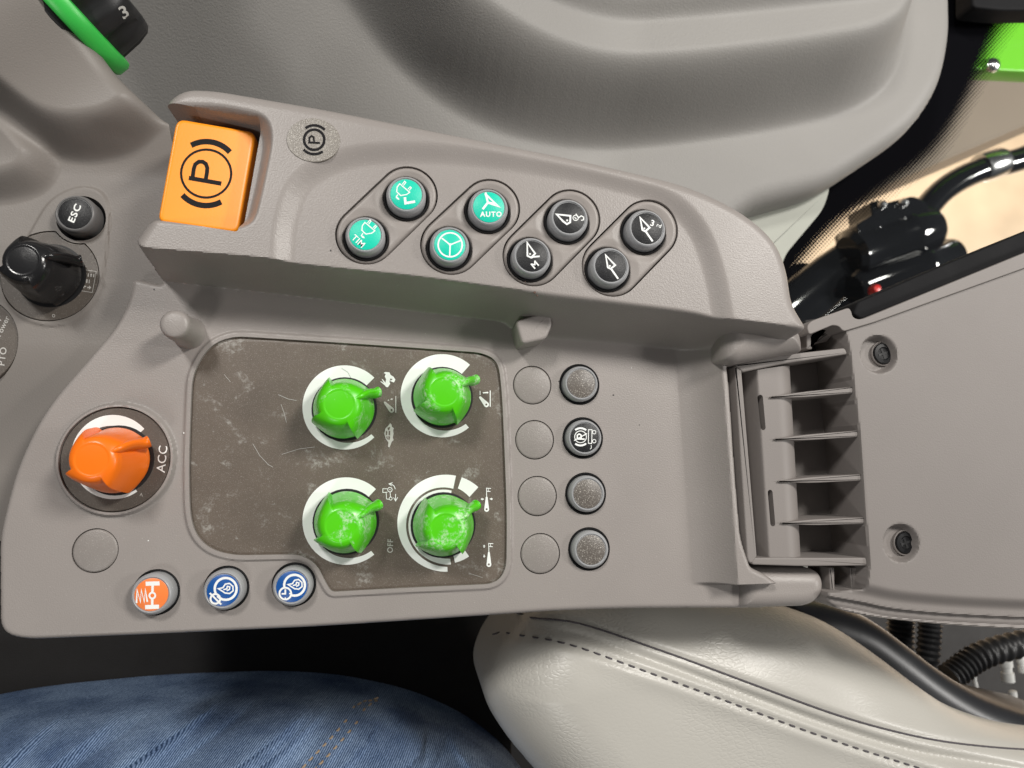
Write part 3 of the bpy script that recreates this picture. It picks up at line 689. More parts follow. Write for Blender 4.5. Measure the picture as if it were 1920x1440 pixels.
o = pr.build('symbol', M['blackprint'], sw)
for v in o.data.vertices:
    up = (v.co.z-ZR)+.00006; d = v.co-cam.location
    t = ((_c[0]-cam.location).dot(_n))/d.dot(_n); q_ = cam.location+d*t; v.co = q_+_n*up
bc = P(588, 263, ZR+RIM); kx = mpp(588, 263, ZR)
a = np.arange(56)/56*2*math.pi
badge = slab('brake_badge', np.stack([bc[0]+48*kx*np.cos(a), bc[1]+42*kx*np.sin(a)], -1), ZR+RIM+.00025, ZR-.002, M['badge'], con, r=.0002)
tag(badge, 'round grey metallic badge with dark parking brake symbol')
pr = Print(ZR+RIM+.0003); c = (589, 262)
pr.ring(c, 19, 5).ring(c, 27, 5, 85-42, 85+42, 14).ring(c, 27, 5, 265-42, 265+42, 14)
pr.line([(578, 267), (600, 268)], 4).line([(580, 267), (580, 258), (584, 255), (588, 257), (589, 267)], 3.4)
pr.build('symbol', M['blackprint'], badge)
# --- button symbols
def s6(x, y): return (620+x/5.3333, 300+y/5.3333)
def s7(x, y): return (920+x/5.3333, 340+y/5.3333)
def s8(x, y): return (220+x/4.8, 1040+y/4.8)
def s9(x, y): return (1040+x/6.857, 670+y/6.857)
def sym(bt, fn, m='white'):
    b, z = bt; p = Print(z); p.wk = 1.3; fn(p); p.build('symbol', M[m], b)
def plug(p, q, dx=0, dy=0, sc=1.0):
    f = lambda x, y: q(dx+x*sc, dy+y*sc)
    p.line([f(690, 238), f(790, 322), f(760, 345), f(700, 355), f(660, 318), f(665, 270)], 1.5, True)
    p.line([f(716, 245), f(740, 212), f(752, 224), f(728, 256)], 1.3); p.line([f(772, 292), f(795, 268), f(806, 278), f(785, 305)], 1.3)
    p.line([f(672, 345), f(655, 370), f(668, 388), f(684, 384)], 1.5); p.line([f(664, 372), f(684, 396)], 1.5)
sym(BL[0][0], lambda p: (plug(p, s6), p.line(pl(s6, (742, 372), (748, 432), (845, 415)), 3.6)))
sym(BL[0][1], lambda p: (plug(p, s6, -348, 386, 1.0), p.text('TIM', s6(277, 808), 12, -42, .01, 1.0)))
sym(BL[1][0], lambda p: (p.line(pl(s6, (1548, 325), (1572, 425), (1648, 438)), 3.0), p.line(pl(s6, (1545, 340), (1685, 468), (1572, 425), (1520, 492)), 3.2), p.text('AUTO', s6(1602, 540), 9.5, 0, .035, 1.0)))
sym(BL[1][1], lambda p: (p.ring(s6(1195, 848), 22.5, 2.2), p.line(pl(s6, (1110, 780), (1195, 848), (1302, 805)), 2), p.line(pl(s6, (1195, 848), (1190, 962)), 2), p.ell(s6(1195, 846), 2.6, n=12)))
def impl(p, q, dx, dy, tail=True):
    f = lambda x, y: q(x+dx, y+dy)
    p.line([f(1150, 738), f(1245, 838), f(1200, 875), f(1172, 860)], 2.5, True); p.ell(f(1192, 846), 1.8, n=10)
    if tail: p.line([f(1205, 875), f(1275, 975)], 2.6)
sym(BL[3][1], lambda p: impl(p, s7, 0, 0))
sym(BL[3][0], lambda p: (impl(p, s7, 345, -375), p.text('3', s7(1618, 415), 11.5, -15, .02), p.text('rd', s7(1685, 440), 7.5, -22, .01)))
sym(BL[2][1], lambda p: (p.line(pl(s7, (365, 612), (445, 722), (405, 762), (368, 745)), 2.5, True), p.ell(s7(394, 726), 1.8, n=10), p.line(pl(s7, (405, 765), (425, 755), (490, 750)), 2.4), p.text('M', s7(440, 832), 12, 40, .03)))
sym(BL[2][0], lambda p: (p.line(pl(s7, (660, 330), (798, 345), (795, 410), (762, 428), (725, 400)), 2.6, True), p.ell(s7(765, 390), 1.9, n=10), p.ring(s7(850, 365), 5.0, 1.2), p.line(pl(s7, (852, 325), (878, 365), (905, 345), (930, 358), (930, 385), (905, 390)), 1.5), p.line(pl(s7, (838, 358), (858, 378)), 1.4)))
def flame(p, q, dx, dy, k=1.0):
    f = lambda x, y: q(955+(x-955)*k+dx, 325+(y-325)*k+dy)
    p.line([f(908, 306), f(950, 298), f(972, 265), f(1008, 258), f(1040, 285), f(1042, 325), f(1010, 350), f(970, 345), f(935, 322)], 2.0, True)
    p.line([f(955, 315), f(985, 308), f(990, 285), f(1012, 290), f(1010, 312), f(985, 325)], 1.9)
sym(low[0], lambda p: (p.line(pl(s8, (255, 262), (380, 258)), 6), p.line(pl(s8, (250, 472), (375, 468)), 6), p.line(pl(s8, (318, 262), (316, 340)), 3.6), p.line(pl(s8, (314, 395), (314, 470)), 3.6), p.ring(s8(315, 368), 5.5, 2.6), p.line(pl(s8, (172, 435), (178, 318), (208, 425), (216, 318), (242, 425), (252, 312), (270, 425)), 2.6)))
sym(low[1], lambda p: (p.ring(s8(975, 308), 20.5, 3.4, -140, 205), flame(p, s8, 0, 0), p.ring(s8(882, 398), 9, 2.8), p.line(pl(s8, (832, 345), (935, 448)), 2.6)))
sym(low[2], lambda p: (p.ring(s8(1595, 275), 19.5, 3.4, -115, 190), flame(p, s8, 625, -38, .95), p.ring(s8(1512, 350), 11, 2.6), p.line(pl(s8, (1512, 312), (1512, 352), (1478, 352)), 2.4), p.line(pl(s8, (1512, 385), (1512, 395)), 2), p.line(pl(s8, (1545, 350), (1556, 350)), 2)))
sym(rb[1], lambda p: (p.ring(s9(333, 1022), 11.0, 1.2), p.ring(s9(333, 1022), 16.2, 2.6, 50, 128), p.ring(s9(333, 1022), 16.2, 2.6, 232, 310), p.line(pl(s9, (250, 1070), (415, 980)), 1.4),
   p.line(pl(s9, (290, 1048), (385, 1052)), 2.2), p.line(pl(s9, (290, 1045), (292, 1000), (315, 985), (340, 1000), (340, 1048)), 2.0),
   p.line(pl(s9, (435, 930), (480, 930), (476, 1108), (434, 1106)), 1.1, True), p.ring(s9(508, 962), 3.2, 1), p.ring(s9(508, 1078), 3.2, 1), p.line(pl(s9, (470, 1130), (472, 1165), (455, 1180)), .9)))
# ------------------------------------------------------------------ console: front module with small dial
ZM = -.008
MOUT = wpoly([(-110, -110, 5, .02), (20, -110, 10, .02), (60, -50, 20, .02), (104, 0, 30, .02), (152, 54, 30, .02), (198, 116, 20, .016), (244, 164, 20, .012), (280, 197, 20, .006), (312, 226, 5, 0), (330, 300, 5, ZM), (335, 520, 5, ZM), (262, 560, 5, ZM), (230, 650, 5, ZM), (120, 800, 5, ZM), (60, 900, 5, ZM), (30, 1020, 5, ZM), (-110, 1020, 5, ZM)])
B1T = wpoly([(-110, -110, 5), (330, -110, 5), (330, 130, 5), (262, 190, 20), (205, 228, 30), (140, 236, 40), (70, 218, 40), (0, 175, 40), (-110, 110, 10)], z=.010)
B1B = wpoly([(-120, -120, 5), (345, -120, 5), (345, 190, 5), (290, 222, 20), (225, 262, 30), (150, 286, 40), (95, 280, 30), (40, 240, 20), (0, 214, 20), (-120, 160, 10)], z=-.004)
B2T = wpoly([(-120, 226, 5), (-10, 224, 20), (30, 245, 20), (68, 292, 20), (50, 322, 20), (0, 335, 20), (-120, 340, 5)], z=.002)
B2B = wpoly([(-130, 196, 5), (0, 200, 20), (40, 222, 20), (104, 292, 20), (86, 345, 25), (30, 368, 30), (-130, 376, 5)], z=-.008)
B1 = wpoly([(-120, -120, 5), (400, -120, 5), (420, 100, 5), (300, 196, 20), (226, 246, 30), (145, 262, 40), (82, 250, 30), (20, 206, 20), (-120, 135, 10)], z=.002)
B2 = wpoly([(-130, 212, 5), (0, 212, 20), (36, 234, 20), (86, 292, 20), (68, 334, 25), (16, 352, 30), (-130, 358, 5)], z=-.004)
def ramp_tb(T, B, X, Y):
    a = np.maximum(sdf(T, X, Y), 0); b = np.maximum(-sdf(B, X, Y), 0); return b/(a+b+1e-9)
KP = P(95, 518, ZM); KR = 89*mpp(95, 518, ZM)
ESCc = P(140, 400, ZM+.0062); ek = mpp(140, 400, ZM)
PTO = P(-62, 640, ZM); PR = 92*mpp(-62, 640, ZM)
PAD = wpoly([(36, 470, 30), (92, 372, 30), (150, 345, 30), (196, 356, 30), (211, 396, 30), (203, 470, 30), (192, 552, 40), (150, 605, 40), (95, 618, 50), (35, 600, 40), (5, 560, 40), (0, 510, 40)], z=ZM)
mcut = []
esc = button(140, 400, ZM, 38, 31, .0066, 'black', 'black push button with ESC lettering', cap='capdark', gap=7, cut=mcut)
def kp_poly(R, notch):
    a = np.arange(96)/96*2*math.pi; p = np.stack([KP[0]+R*np.cos(a), KP[1]+R*np.sin(a)], -1)
    d = p-np.array(ESCc); l = np.hypot(d[:, 0], d[:, 1]); m = l < notch
    p[m] = np.array(ESCc)+d[m]/l[m][:, None]*notch; return p
NR = mcut[0][2]+.0012
KPH = kp_poly(KR, NR)
dc0 = P(110, 24, .004); ax0 = np.array([.70, .62])/math.hypot(.70, .62)
def zmod(X, Y):
    t1 = np.clip(.5-sdf(B1, X, Y)/.015, 0, 1); t2 = np.clip(.5-sdf(B2, X, Y)/.012, 0, 1)
    z = ZM+.019*sm(t1)+.011*sm(t2)*(1-sm(t1))
    pa_ = np.abs((X-dc0[0])*(-ax0[1])+(Y-dc0[1])*ax0[0])
    z += .0225*np.exp(-(pa_/.023)**2)*sm(t1)
    # slope from the bulge towards the flat part
    z += .006*sm((Y-P(150, 330, ZM)[1])/.03)*(1-sm(t1))
    z += .0008*sm(-sdf(PAD, X, Y)/.0009)
    # trough below the console deck
    z -= .012*sm((P(60, 640, ZM)[1]-Y)/.05)
    z -= edge_round(-sdf(MOUT, X, Y), .0065)*sm(t1*2)
    return z
mholes = [mcut[0], KPH, (PTO[0], PTO[1], PR)]
hf('front_module', MOUT, zmod, M['module'], con, 6e-4, mholes, -.035)
kpl = slab('scale_plate', kp_poly(KR-.0004, NR+.0004), ZM+.0006, ZM-.003, M['plate'], con, r=.0002); tag(kpl, 'round dark brown plate under the black knob')
ppl = slab('scale_plate', circ(PTO, PR-.0004, 72), ZM-.001, ZM-.02, M['plate'], con, r=.0002); tag(ppl, 'round dark brown plate with Power lettering')
p = Print(ZM+.00066); p.line([(160, 506), (180.5, 509), (173, 548.5), (151.5, 545)], .9, True)
for i in range(4): p.line([(161+i*5, 512+i*.6), (160.4+i*5, 518+i*.6)], 2.4)
for i in range(3): p.line([(158.5+i*4.6, 523+i*.6), (157.8+i*4.6, 530+i*.6)], 2.6 if i < 2 else 1.6)
for x, y, dx in ((158, 537, -1), (167, 539, 1)): p.poly([(x+dx*4, y), (x, y-4), (x, y+4)]).line([(x, y), (x-dx*3.5, y)], 2.4)
p.build('symbol', M['paleprint'], kpl)
p = Print(ZM+.00066); p.ring((100.5, 592), 2.4, 1); p.build('symbol', M['paleprint'], kpl)
p = Print(ZM-.00094); p.text('Power', (5, 611), 11, 64, .005).text('PTO', (4, 668), 13, 82, .01); p.poly([(-4, 594), (3, 601), (-5, 603)]); p.build('lettering', M['paleprint'], ppl)
sym(esc, lambda p: p.text('ESC', (139.5, 399.5), 13, 66, .028, 1.12))
knob(97, 517, ZM+.0006, .97, 16, 'blackk', 'glossy black knob with scuffed skirt beside ESC button')
# dial with green ring at the end of the module
ax = Vector((.70, .62, .10)).normalized()
dc = Vector((*P(110, 24, .004), .004))
dial = lathe('dial', [(.0262, .0005), (.0268, .0012), (.0268, .0035), (.0262, .0045), (.0, .0045)], M['well'], con, axis=(dc-ax*.0035, ax), n=64)
lathe('green_ring', [(.026, -.0036), (.0287, -.0032), (.0296, -.002), (.0296, .0022), (.0287, .0038), (.026, .0042)], M['ring'], dial, axis=(dc+ax*.0034, ax), n=72)
V = []; Fc = []; n = 96; lev = [(.0045, .0243), (.006, .0258), (.017, .0252), (.0222, .0240), (.0243, .0222), (.025, .019), (.0251, 0)]
q = Vector((0, 0, 1)).rotation_difference(ax)
for z, r in lev:
    for k in range(n):
        a = k/n*2*math.pi; g = (.5+.5*math.cos(a*10)); g = min(1, g*1.6)
        rr = r*(1-.10*(1-g)*(1 if .005 < z < .021 else .4)) if r > 0 else 0
        V.append(dc+q @ Vector((rr*math.cos(a), rr*math.sin(a), z)))
for i in range(len(lev)-1):
    for k in range(n):
        j = (k+1) % n; Fc.append((i*n+k, i*n+j, (i+1)*n+j, (i+1)*n+k))
dk = mesh('dial_grip', V, Fc, M['blackr'], dial, 40)
ctx = Vector((*P(236, 22, .022), .022))
sd = []
pr = Print(.024); pr.text('3', (232, 22), 25, 28, .02); o = pr.build('lettering', M['paleprint'], dial)
from mathutils.bvhtree import BVHTree
bv = BVHTree.FromPolygons([v.co[:] for v in dk.data.vertices], [tuple(f.vertices) for f in dk.data.polygons])
for v in o.data.vertices:
    dr = (v.co-cam.location).normalized(); hit = bv.ray_cast(cam.location, dr)
    if hit[0] is not None: v.co = hit[0]-dr*.0002
# ------------------------------------------------------------------ console: folded lid
ZL = .012
LS = .06
xh = P(1600, 850, ZL)[0]
def ltilt(x, y): return LS*max(0.0, x-xh)
def lz(pts, z):
    'give each pixel point its height on the tilted lid'
    out = []
    for p in pts:
        zz = z
        for _ in range(6): zz = z+ltilt(P(p[0], p[1], zz)[0], 0)
        out.append((p[0], p[1], p[2], zz))
    return out
lid_out = wpoly(lz([(1579, 620, 6), (1640, 597, 5), (1920, 499, 5), (2080, 442, 20), (2090, 1192, 20), (1920, 1184, 60), (1784, 1176, 60), (1651, 1162, 40), (1590, 1149, 20), (1561, 1132, 12), (1556, 1112, 6), (1600, 1108, 4), (1621, 1106, 4), (1625, 1057, 6), (1618, 973, 10), (1607, 818, 10), (1588, 657, 10)], ZL-.002))
lid_in = wpoly(lz([(1500, 640, 6), (1600, 560, 5), (2200, 380, 5), (2200, 1128, 20), (1920, 1122, 60), (1780, 1115, 60), (1680, 1105, 40), (1640, 1095, 30), (1500, 1070, 5)], ZL))
scr = [(1648, 664, 1657, 663), (1690, 1018, 1699, 1018)]
sinks = []
for x, y, *_ in scr: z_ = lz([(x, y, 0)], ZL)[0][3]; sinks.append((*P(x, y, z_), 35*mpp(x, y, ZL)))
def zlid(X, Y):
    d = sdf(lid_in, X, Y)
    z = np.full(X.shape, ZL)-.0035*sm(d/.006)-.0028*sm((d-.0085)/.001)-.0006*np.exp(-((d-.0125)/.0006)**2)
    for cx, cy, R in sinks:
        r = np.hypot(X-cx, Y-cy); z -= .0046*sm((R-r)/.0019)
    z -= edge_round(-sdf(lid_out, X, Y), .0009)
    return z+LS*np.maximum(0, X-xh)
lid = hf('lid', lid_out, zlid, M['plastic2'], con, 6e-4, (), lambda x, y, z: np.full_like(z, -.022)); tag(lid, 'open storage lid lying hinged back with its ribbed inside up')
for (x, y, x2, y2), (cx, cy, R) in zip(scr, sinks):
    zt = ZL-.0044+ltilt(cx, 0)
    c = P(x2, y2, zt+.0015)
    sc = lathe('screw', [(.0048, 0), (.0048, .0012), (.0044, .0017), (.0030, .0018), (.0026, .0012), (0, .0011)], M['screw'], lid, c, 32, zo=zt)
    lathe('screw_seat', [(.0056, 0), (.0056, .0011), (.0053, .0014), (.0049, .0008)], M['plastic2'], lid, c, 32, zo=zt)
    V = []; Fc = []
    pts = []
    for k in range(8):
        a = k/8*2*math.pi+.3; r = .0024 if k % 2 == 0 else .0008
        for da in (-.22, .22): pts.append((c[0]+r*math.cos(a+da), c[1]+r*math.sin(a+da)))
    slab('cross_recess', np.array(pts), zt+.00135, zt+.001, M['well'], lid, r=0)
fl_ = wpoly(lz([(1511, 612, 8), (1520, 602, 8), (1590, 577, 7), (1595, 583, 5), (1598, 596, 8), (1612, 600, 10), (1920, 474, 5), (2080, 412, 5), (2080, 448, 4), (1920, 503, 5), (1640, 604, 5), (1580, 622, 6), (1572, 612, 5), (1560, 610, 4), (1516, 628, 6)], ZL+.001))
slab('lid_flange', fl_, ZL+.0015, -.008, M['plastic2'], lid, r=.0004, zfun=ltilt)
seal = wpoly(lz([(1599, 588, 6), (1608, 566, 6), (1760, 500, 10), (1920, 434, 10), (2080, 370, 5), (2080, 420, 5), (1920, 478, 8), (1615, 600, 8)], ZL-.003))
slab('lid_seal', seal, ZL-.003, -.012, M['rubber'], lid, r=.001, zfun=ltilt)
bar1 = wpoly([(1378, 684, 4), (1462, 666, 14), (1585, 652, 6), (1589, 664, 4), (1470, 682, 14), (1392, 698, 3)], z=ZL-.001); slab('hinge_frame', bar1, ZL-.001, -.022, M['plastic2'], lid, r=.0006)
bar2 = wpoly([(1378, 686, 3), (1391, 694, 3), (1420, 1044, 3), (1409, 1058, 6), (1402, 1050, 8), (1389, 860, 20)], z=ZL-.001); slab('hinge_frame', bar2, ZL-.0012, -.022, M['plastic2'], lid, r=.0006)
bar3 = wpoly([(1410, 1059, 6), (1412, 1046, 4), (1490, 1046, 10), (1626, 1046, 4), (1628, 1061, 3), (1500, 1062, 10)], z=ZL-.001); slab('hinge_frame', bar3, ZL-.0014, -.022, M['plastic2'], lid, r=.0006)
bar_p = wpoly([(1402, 697, 3), (1490, 684, 3), (1510, 1048, 3), (1426, 1048, 3)], z=.006)
ba0 = np.array(P(1404, 695, .006)); ba1 = np.array(P(1427, 1047, .006)); bb0 = np.array(P(1492, 690, .0)); bb1 = np.array(P(1512, 1047, .0))
def zbar(X, Y):
    u0 = side(ba0, ba1, X, Y); u1 = side(bb0, bb1, X, Y); t = np.clip(u0/(u0-u1+1e-9), 0, 1)
    w = np.where(t < .09, np.sqrt(np.maximum(1-((.09-t)/.09)**2, 0)), np.where(t < .42, 1, np.sqrt(np.maximum(1-np.clip((t-.42)/.60, 0, 1)**2, 0))))
    return -.022+.0315*w**.8
slots = [capsule_poly(P(1425, 745, .009), P(1430, 802, .009), .0011), capsule_poly(P(1443, 923, .009), P(1448, 982, .009), .0011)]
slab('slot_shade', wpoly([(1412, 712, 4), (1440, 708, 4), (1462, 1040, 4), (1434, 1040, 4)], z=.0), -.004, -.0222, M['well'], lid, r=.0003)  # black slab added so the slots look shaded inside
hf('hinge_barrel', bar_p, zbar, M['plastic2'], lid, 4.5e-4, slots, -.0224, smooth=60)
rec = wpoly([(1385, 690, 3), (1600, 655, 3), (1632, 1058, 3), (1412, 1058, 3)], z=-.013); slab('hinge_recess', rec, -.0145, -.026, M['plastic2'], lid, r=.0004)
for x0, y0, x1, y1 in [(1444, 745, 1600, 731), (1452, 824, 1611, 813), (1459, 903, 1617, 895), (1465, 981, 1622, 976)]:
    rp_ = wpoly([(x0, y0-1, 1), (x0+60, y0-6-(y0-y1)*.3, 20), (x1, y1-6, 1), (x1, y1+6, 1), (x0+60, y0+6-(y0-y1)*.4, 20), (x0, y0+1, 1)], z=.0105)
    slab('rib', rp_, .0108, -.0222, M['plastic2'], lid, r=.0004, zfun=lambda x, y: 0)
for y0, y1, x in [(690, 728, 1578), (742, 806, 1586), (828, 888, 1594), (908, 968, 1600), (988, 1044, 1606)]:
    st = wpoly([(x, y0, 2), (x+24, y0-3, 2), (x+28, y1-2, 2), (x+5, y1, 2)], z=.001); slab('recess_step', st, -.004, -.0222, M['plastic2'], lid, r=.0006)
# small open brackets at both ends of the hinge
b1 = wpoly([(1512, 655, 3), (1523, 655, 3), (1523, 630, 3), (1560, 612, 3), (1556, 606, 3), (1512, 620, 5)], z=.004); slab('lid_bracket', b1, .004, -.012, M['plastic2'], lid, r=.0006)
b2 = wpoly([(1526, 634, 3), (1545, 628, 3), (1568, 606, 3), (1576, 612, 3), (1551, 640, 3), (1526, 645, 3)], z=.002); slab('lid_bracket', b2, .002, -.013, M['plastic2'], lid, r=.0006)
b3 = wpoly([(1510, 600, 3), (1585, 590, 3), (1592, 660, 3), (1512, 660, 3)], z=-.013); slab('lid_bracket', b3, -.013, -.016, M['dark'], lid, r=.0005)  # dark floor colour stands in for shade inside the bracket
b4 = wpoly([(1554, 1064, 2), (1565, 1064, 2), (1566, 1122, 2), (1558, 1122, 2)], z=.004); slab('lid_bracket', b4, .004, -.013, M['plastic2'], lid, r=.0006)
b5 = wpoly([(1594, 1064, 2), (1622, 1064, 2), (1622, 1108, 2), (1597, 1112, 2)], z=.003); slab('lid_bracket', b5, .003, -.013, M['plastic2'], lid, r=.0006)
b6 = wpoly([(1560, 1060, 2), (1625, 1060, 2), (1622, 1125, 2), (1560, 1125, 2)], z=-.013); slab('lid_bracket', b6, -.013, -.016, M['dark'], lid, r=.0005)  # floor coloured dark for the shade in the lower bracket
# ------------------------------------------------------------------ side trim, window, things outside
trim = thing('side_trim_panel', 'large moulded grey plastic side trim with a curved raised pocket', 'trim panel', (*P(900, 100, -.14), -.14))
def attach(o, t):
    o.parent = t; o.matrix_parent_inverse = Matrix.Translation(-Vector(t.location)); return o
ZD = -.15
DOUT = wpoly([(-700, -600, 5), (1780, -600, 20), (1790, -160, 20), (1796, 0, 30), (1797, 60, 40), (1780, 150, 50), (1735, 222, 40), (1690, 262, 40), (1600, 322, 40), (1552, 350, 30), (1400, 392, 40), (1330, 470, 10), (1330, 640, 10), (-700, 640, 5)], z=ZD)
DT = wpoly([(600, -260, 5), (690, -80, 40), (770, 40, 50), (850, 104, 60), (960, 142, 70), (1110, 152, 80), (1300, 146, 80), (1500, 126, 60), (1620, 108, 40), (1672, 70, 40), (1690, -20, 40), (1690, -260, 5)], z=ZD+.024)
DB = wpoly([(430, -260, 5), (500, -80, 50), (600, 60, 60), (720, 170, 70), (860, 232, 80), (1020, 250, 90), (1200, 238, 80), (1420, 205, 70), (1600, 165, 50), (1690, 115, 40), (1725, 30, 40), (1735, -260, 5)], z=ZD)
DM = wpoly([(520, -260, 5), (590, -80, 50), (685, 50, 60), (785, 137, 70), (910, 187, 80), (1065, 201, 90), (1250, 192, 80), (1460, 165, 70), (1610, 136, 50), (1681, 92, 40), (1707, 10, 40), (1712, -260, 5)], z=ZD+.027)
CR0 = wpoly([(820, -40, 5), (880, 22, 30), (955, 47, 40), (1110, 48, 60), (1350, 30, 60), (1660, -2, 20), (1660, -300, 5), (760, -300, 5)], z=ZD+.056)
def zdoor(X, Y):
    t = np.clip(.5-sdf(DM, X, Y)/.040, 0, 1)
    z = ZD+.055*sm(t)+.010*sm(-sdf(CR0, X, Y)/.014)
    # soft crease running along the lower border
    z -= edge_round(-sdf(DOUT, X, Y), .016)
    z += .95*np.maximum(Y-.13, 0)*sm((P(1180, 392, ZD)[0]-X)/.26)-.05*sm((P(1000, 392, ZD)[0]-X)/.3)
    return z
attach(tag(hf('trim_moulding', DOUT, zdoor, M['door'], None, 1.6e-3, (), ZD-.05), None), trim)
lowp = wpoly([(1330, 410, 5), (1440, 372, 20), (1543, 333, 8), (1557, 352, 10), (1545, 392, 20), (1476, 474, 10), (1440, 560, 10), (1300, 600, 5)], z=ZD-.03)
attach(slab('lower_trim', lowp, ZD-.03, ZD-.06, M['door2'], None, r=.0012), trim)['label'] = 'pale greenish grey lower trim corner'
attach(slab('upper_seal', wpoly([(1797, -160, 5), (2050, -160, 5), (2050, 38, 5), (1850, 40, 20), (1797, 34, 10)], z=-.195), -.18, -.198, M['rubber'], None, r=.002), trim)
ZG = -.21
win = thing('window_pane', 'clear cab window pane with black dotted border behind the side trim', 'window', (*P(1750, 350, ZG), ZG))
gl_ = wpoly([(1790, -150), (2250, -150), (2250, 700), (1430, 700), (1440, 480), (1600, 330), (1720, 240), (1780, 150)], z=ZG)
attach(mesh('glass', [(x, y, ZG) for x, y in gl_], [tuple(range(len(gl_)))[::-1]], M['glass'], None, 0), win)
A_ = smooth_line([(1770, -140), (1775, 0), (1770, 90), (1745, 180), (1690, 245), (1590, 320), (1520, 380), (1450, 470), (1400, 570)], 10)
B_ = smooth_line([(2010, -140), (1960, 0), (1898, 70), (1835, 190), (1768, 300), (1672, 375), (1580, 440), (1510, 510), (1450, 600)], 10)
V = []; Fc = []; UV = []
m_ = 10
for i, (a, b) in enumerate(zip(A_, B_)):
    for k in range(m_+1):
        c = a+(b-a)*k/m_; x, y = P(c[0], c[1], ZG+.002); V.append((x, y, ZG+.002)); UV.append((i/len(A_), k/m_))
for i in range(len(A_)-1):
    for k in range(m_): b0 = i*(m_+1)+k; Fc.append((b0, b0+m_+1, b0+m_+2, b0+1))
fb = mesh('dotted_border', V, Fc, M['frit'], None, 0)
ul = fb.data.uv_layers.new(name='UVMap')
for lp in fb.data.loops: ul.data[lp.index].uv = UV[lp.vertex_index]
attach(fb, win)
# outside
ZO = -.62
fen = thing('green_fender', 'lime green painted body panel seen through the window', 'fender', (*P(1900, 100, ZO), ZO))
attach(slab('panel', wpoly([(1770, 146, 10), (1800, 20, 20), (2060, -10, 10), (2060, 160, 10)], z=ZO-.028), ZO, ZO-.03, M['gfender'], None, r=.002), fen)
attach(lathe('bolt', [(.011, 0), (.011, .006), (.007, .010), (0, .011)], M['chrome'], None, P(1858, 124, ZO), 20, zo=ZO), fen)
wl = slab('floor_plinth', wpoly([(1640, 130, 5), (2080, 150, 5), (2080, 165, 5), (1920, 236, 5), (1720, 322, 5), (1600, 372, 5)], z=-1.1), -1.1, -1.29, M['taupe'], r=.002)
tag(wl, 'flat taupe strip on the floor under the green panel', 'floor strip')
ZK = -.72
def p3(x, y, z): return (*P(x, y, z), z)
lk = thing('rear_linkage', 'glossy black hydraulic linkage with chrome collars outside the window', 'linkage', p3(1650, 470, ZK))
k_ = mpp(1700, 450, ZK)
attach(tube('lift_arm', [p3(1450, 610, ZK-.05), p3(1560, 520, ZK-.03), p3(1640, 462, ZK-.02)], [48*k_, 44*k_, 40*k_], M['gloss'], None, 20, .6), lk)
for (a, b, r, nm) in [((1590, 480), (1748, 424), 42, 'ram'), ((1600, 545), (1792, 476), 33, 'ram')]:
    A3 = Vector(p3(*a, ZK)); B3 = Vector(p3(*b, ZK)); d = B3-A3; l = d.length; R = r*k_
    o = lathe(nm, [(R*.8, 0), (R, l*.05), (R, l*.62), (R*1.05, l*.64), (R*1.05, l*.70), (R*.96, l*.72), (R*.96, l*.93), (R*.85, l*.985), (R*.5, l), (0, l)], M['gloss'], None, n=40, axis=(A3, d)); attach(o, lk)
attach(slab('bracket', wpoly([(1632, 378, 6), (1648, 374, 4), (1660, 380, 4), (1715, 366, 10), (1740, 380, 10), (1752, 430, 10), (1700, 460, 10), (1620, 480, 10), (1606, 420, 6), (1636, 402, 4)], z=ZK+.03), ZK+.03, ZK-.03, M['gloss'], None, r=.003), lk)
attach(tube('hose', smooth_line([p3(1715, 420, ZK), p3(1765, 360, ZK), p3(1830, 322, ZK), p3(1920, 296, ZK), p3(2050, 240, ZK)], 6), 22*k_, M['gloss'], None, 18), lk)
cA = Vector(p3(1838, 316, ZK)); cB = Vector(p3(1878, 303, ZK)); d = cB-cA
attach(lathe('collar', [(25*k_, 0), (27*k_, .006), (27*k_, d.length-.006), (25*k_, d.length)], M['chrome'], None, n=24, axis=(cA, d)), lk)
for x, y in ((1650, 386), (1690, 382), (1742, 552)): attach(lathe('bolt', [(7*k_, 0), (7*k_, .01), (4*k_, .014), (0, .0145)], M['chrome'], None, P(x, y, ZK+.03), 16, zo=ZK+.028), lk)
attach(lathe('red_cap', [(9*k_, 0), (9*k_, .012), (6*k_, .018), (0, .019)], M['redcap'], None, P(1632, 546, ZK+.02), 20, zo=ZK+.02), lk)
attach(slab('lower_block', wpoly([(1440, 520, 10), (1500, 490, 10), (1560, 500, 10), (1660, 560, 10), (1640, 640, 10), (1440, 680, 10)], z=ZK-.06), ZK-.06, ZK-.25, M['gloss'], None, r=.004), lk)
# ------------------------------------------------------------------ seat
ZS = -.037
seat = thing('seat', 'cream leather tractor seat with dark stitched seams and black shell', 'seat', (*P(1300, 1300, -.1), -.1))
SO = wpoly([(893, 1240, 20), (898, 1282, 30), (930, 1335, 30), (985, 1400, 30), (1050, 1470, 40), (1160, 1560, 20), (2080, 1620, 20), (2080, 1376, 20), (1920, 1346, 60), (1800, 1328, 50), (1705, 1294, 50), (1640, 1250, 50), (1565, 1192, 50), (1490, 1142, 40), (1380, 1105, 40), (1150, 1080, 40), (980, 1110, 50), (915, 1180, 40)], z=-.105)
seamA = smooth_line([(985, 1178), (1060, 1172), (1130, 1184), (1250, 1222), (1400, 1276), (1550, 1330), (1680, 1368), (1800, 1396), (1930, 1418), (2060, 1432)], 8)
seamB = smooth_line([(935, 1222), (990, 1206), (1060, 1208), (1150, 1234), (1300, 1288), (1500, 1362), (1700, 1428), (1850, 1474), (2000, 1510)], 8)
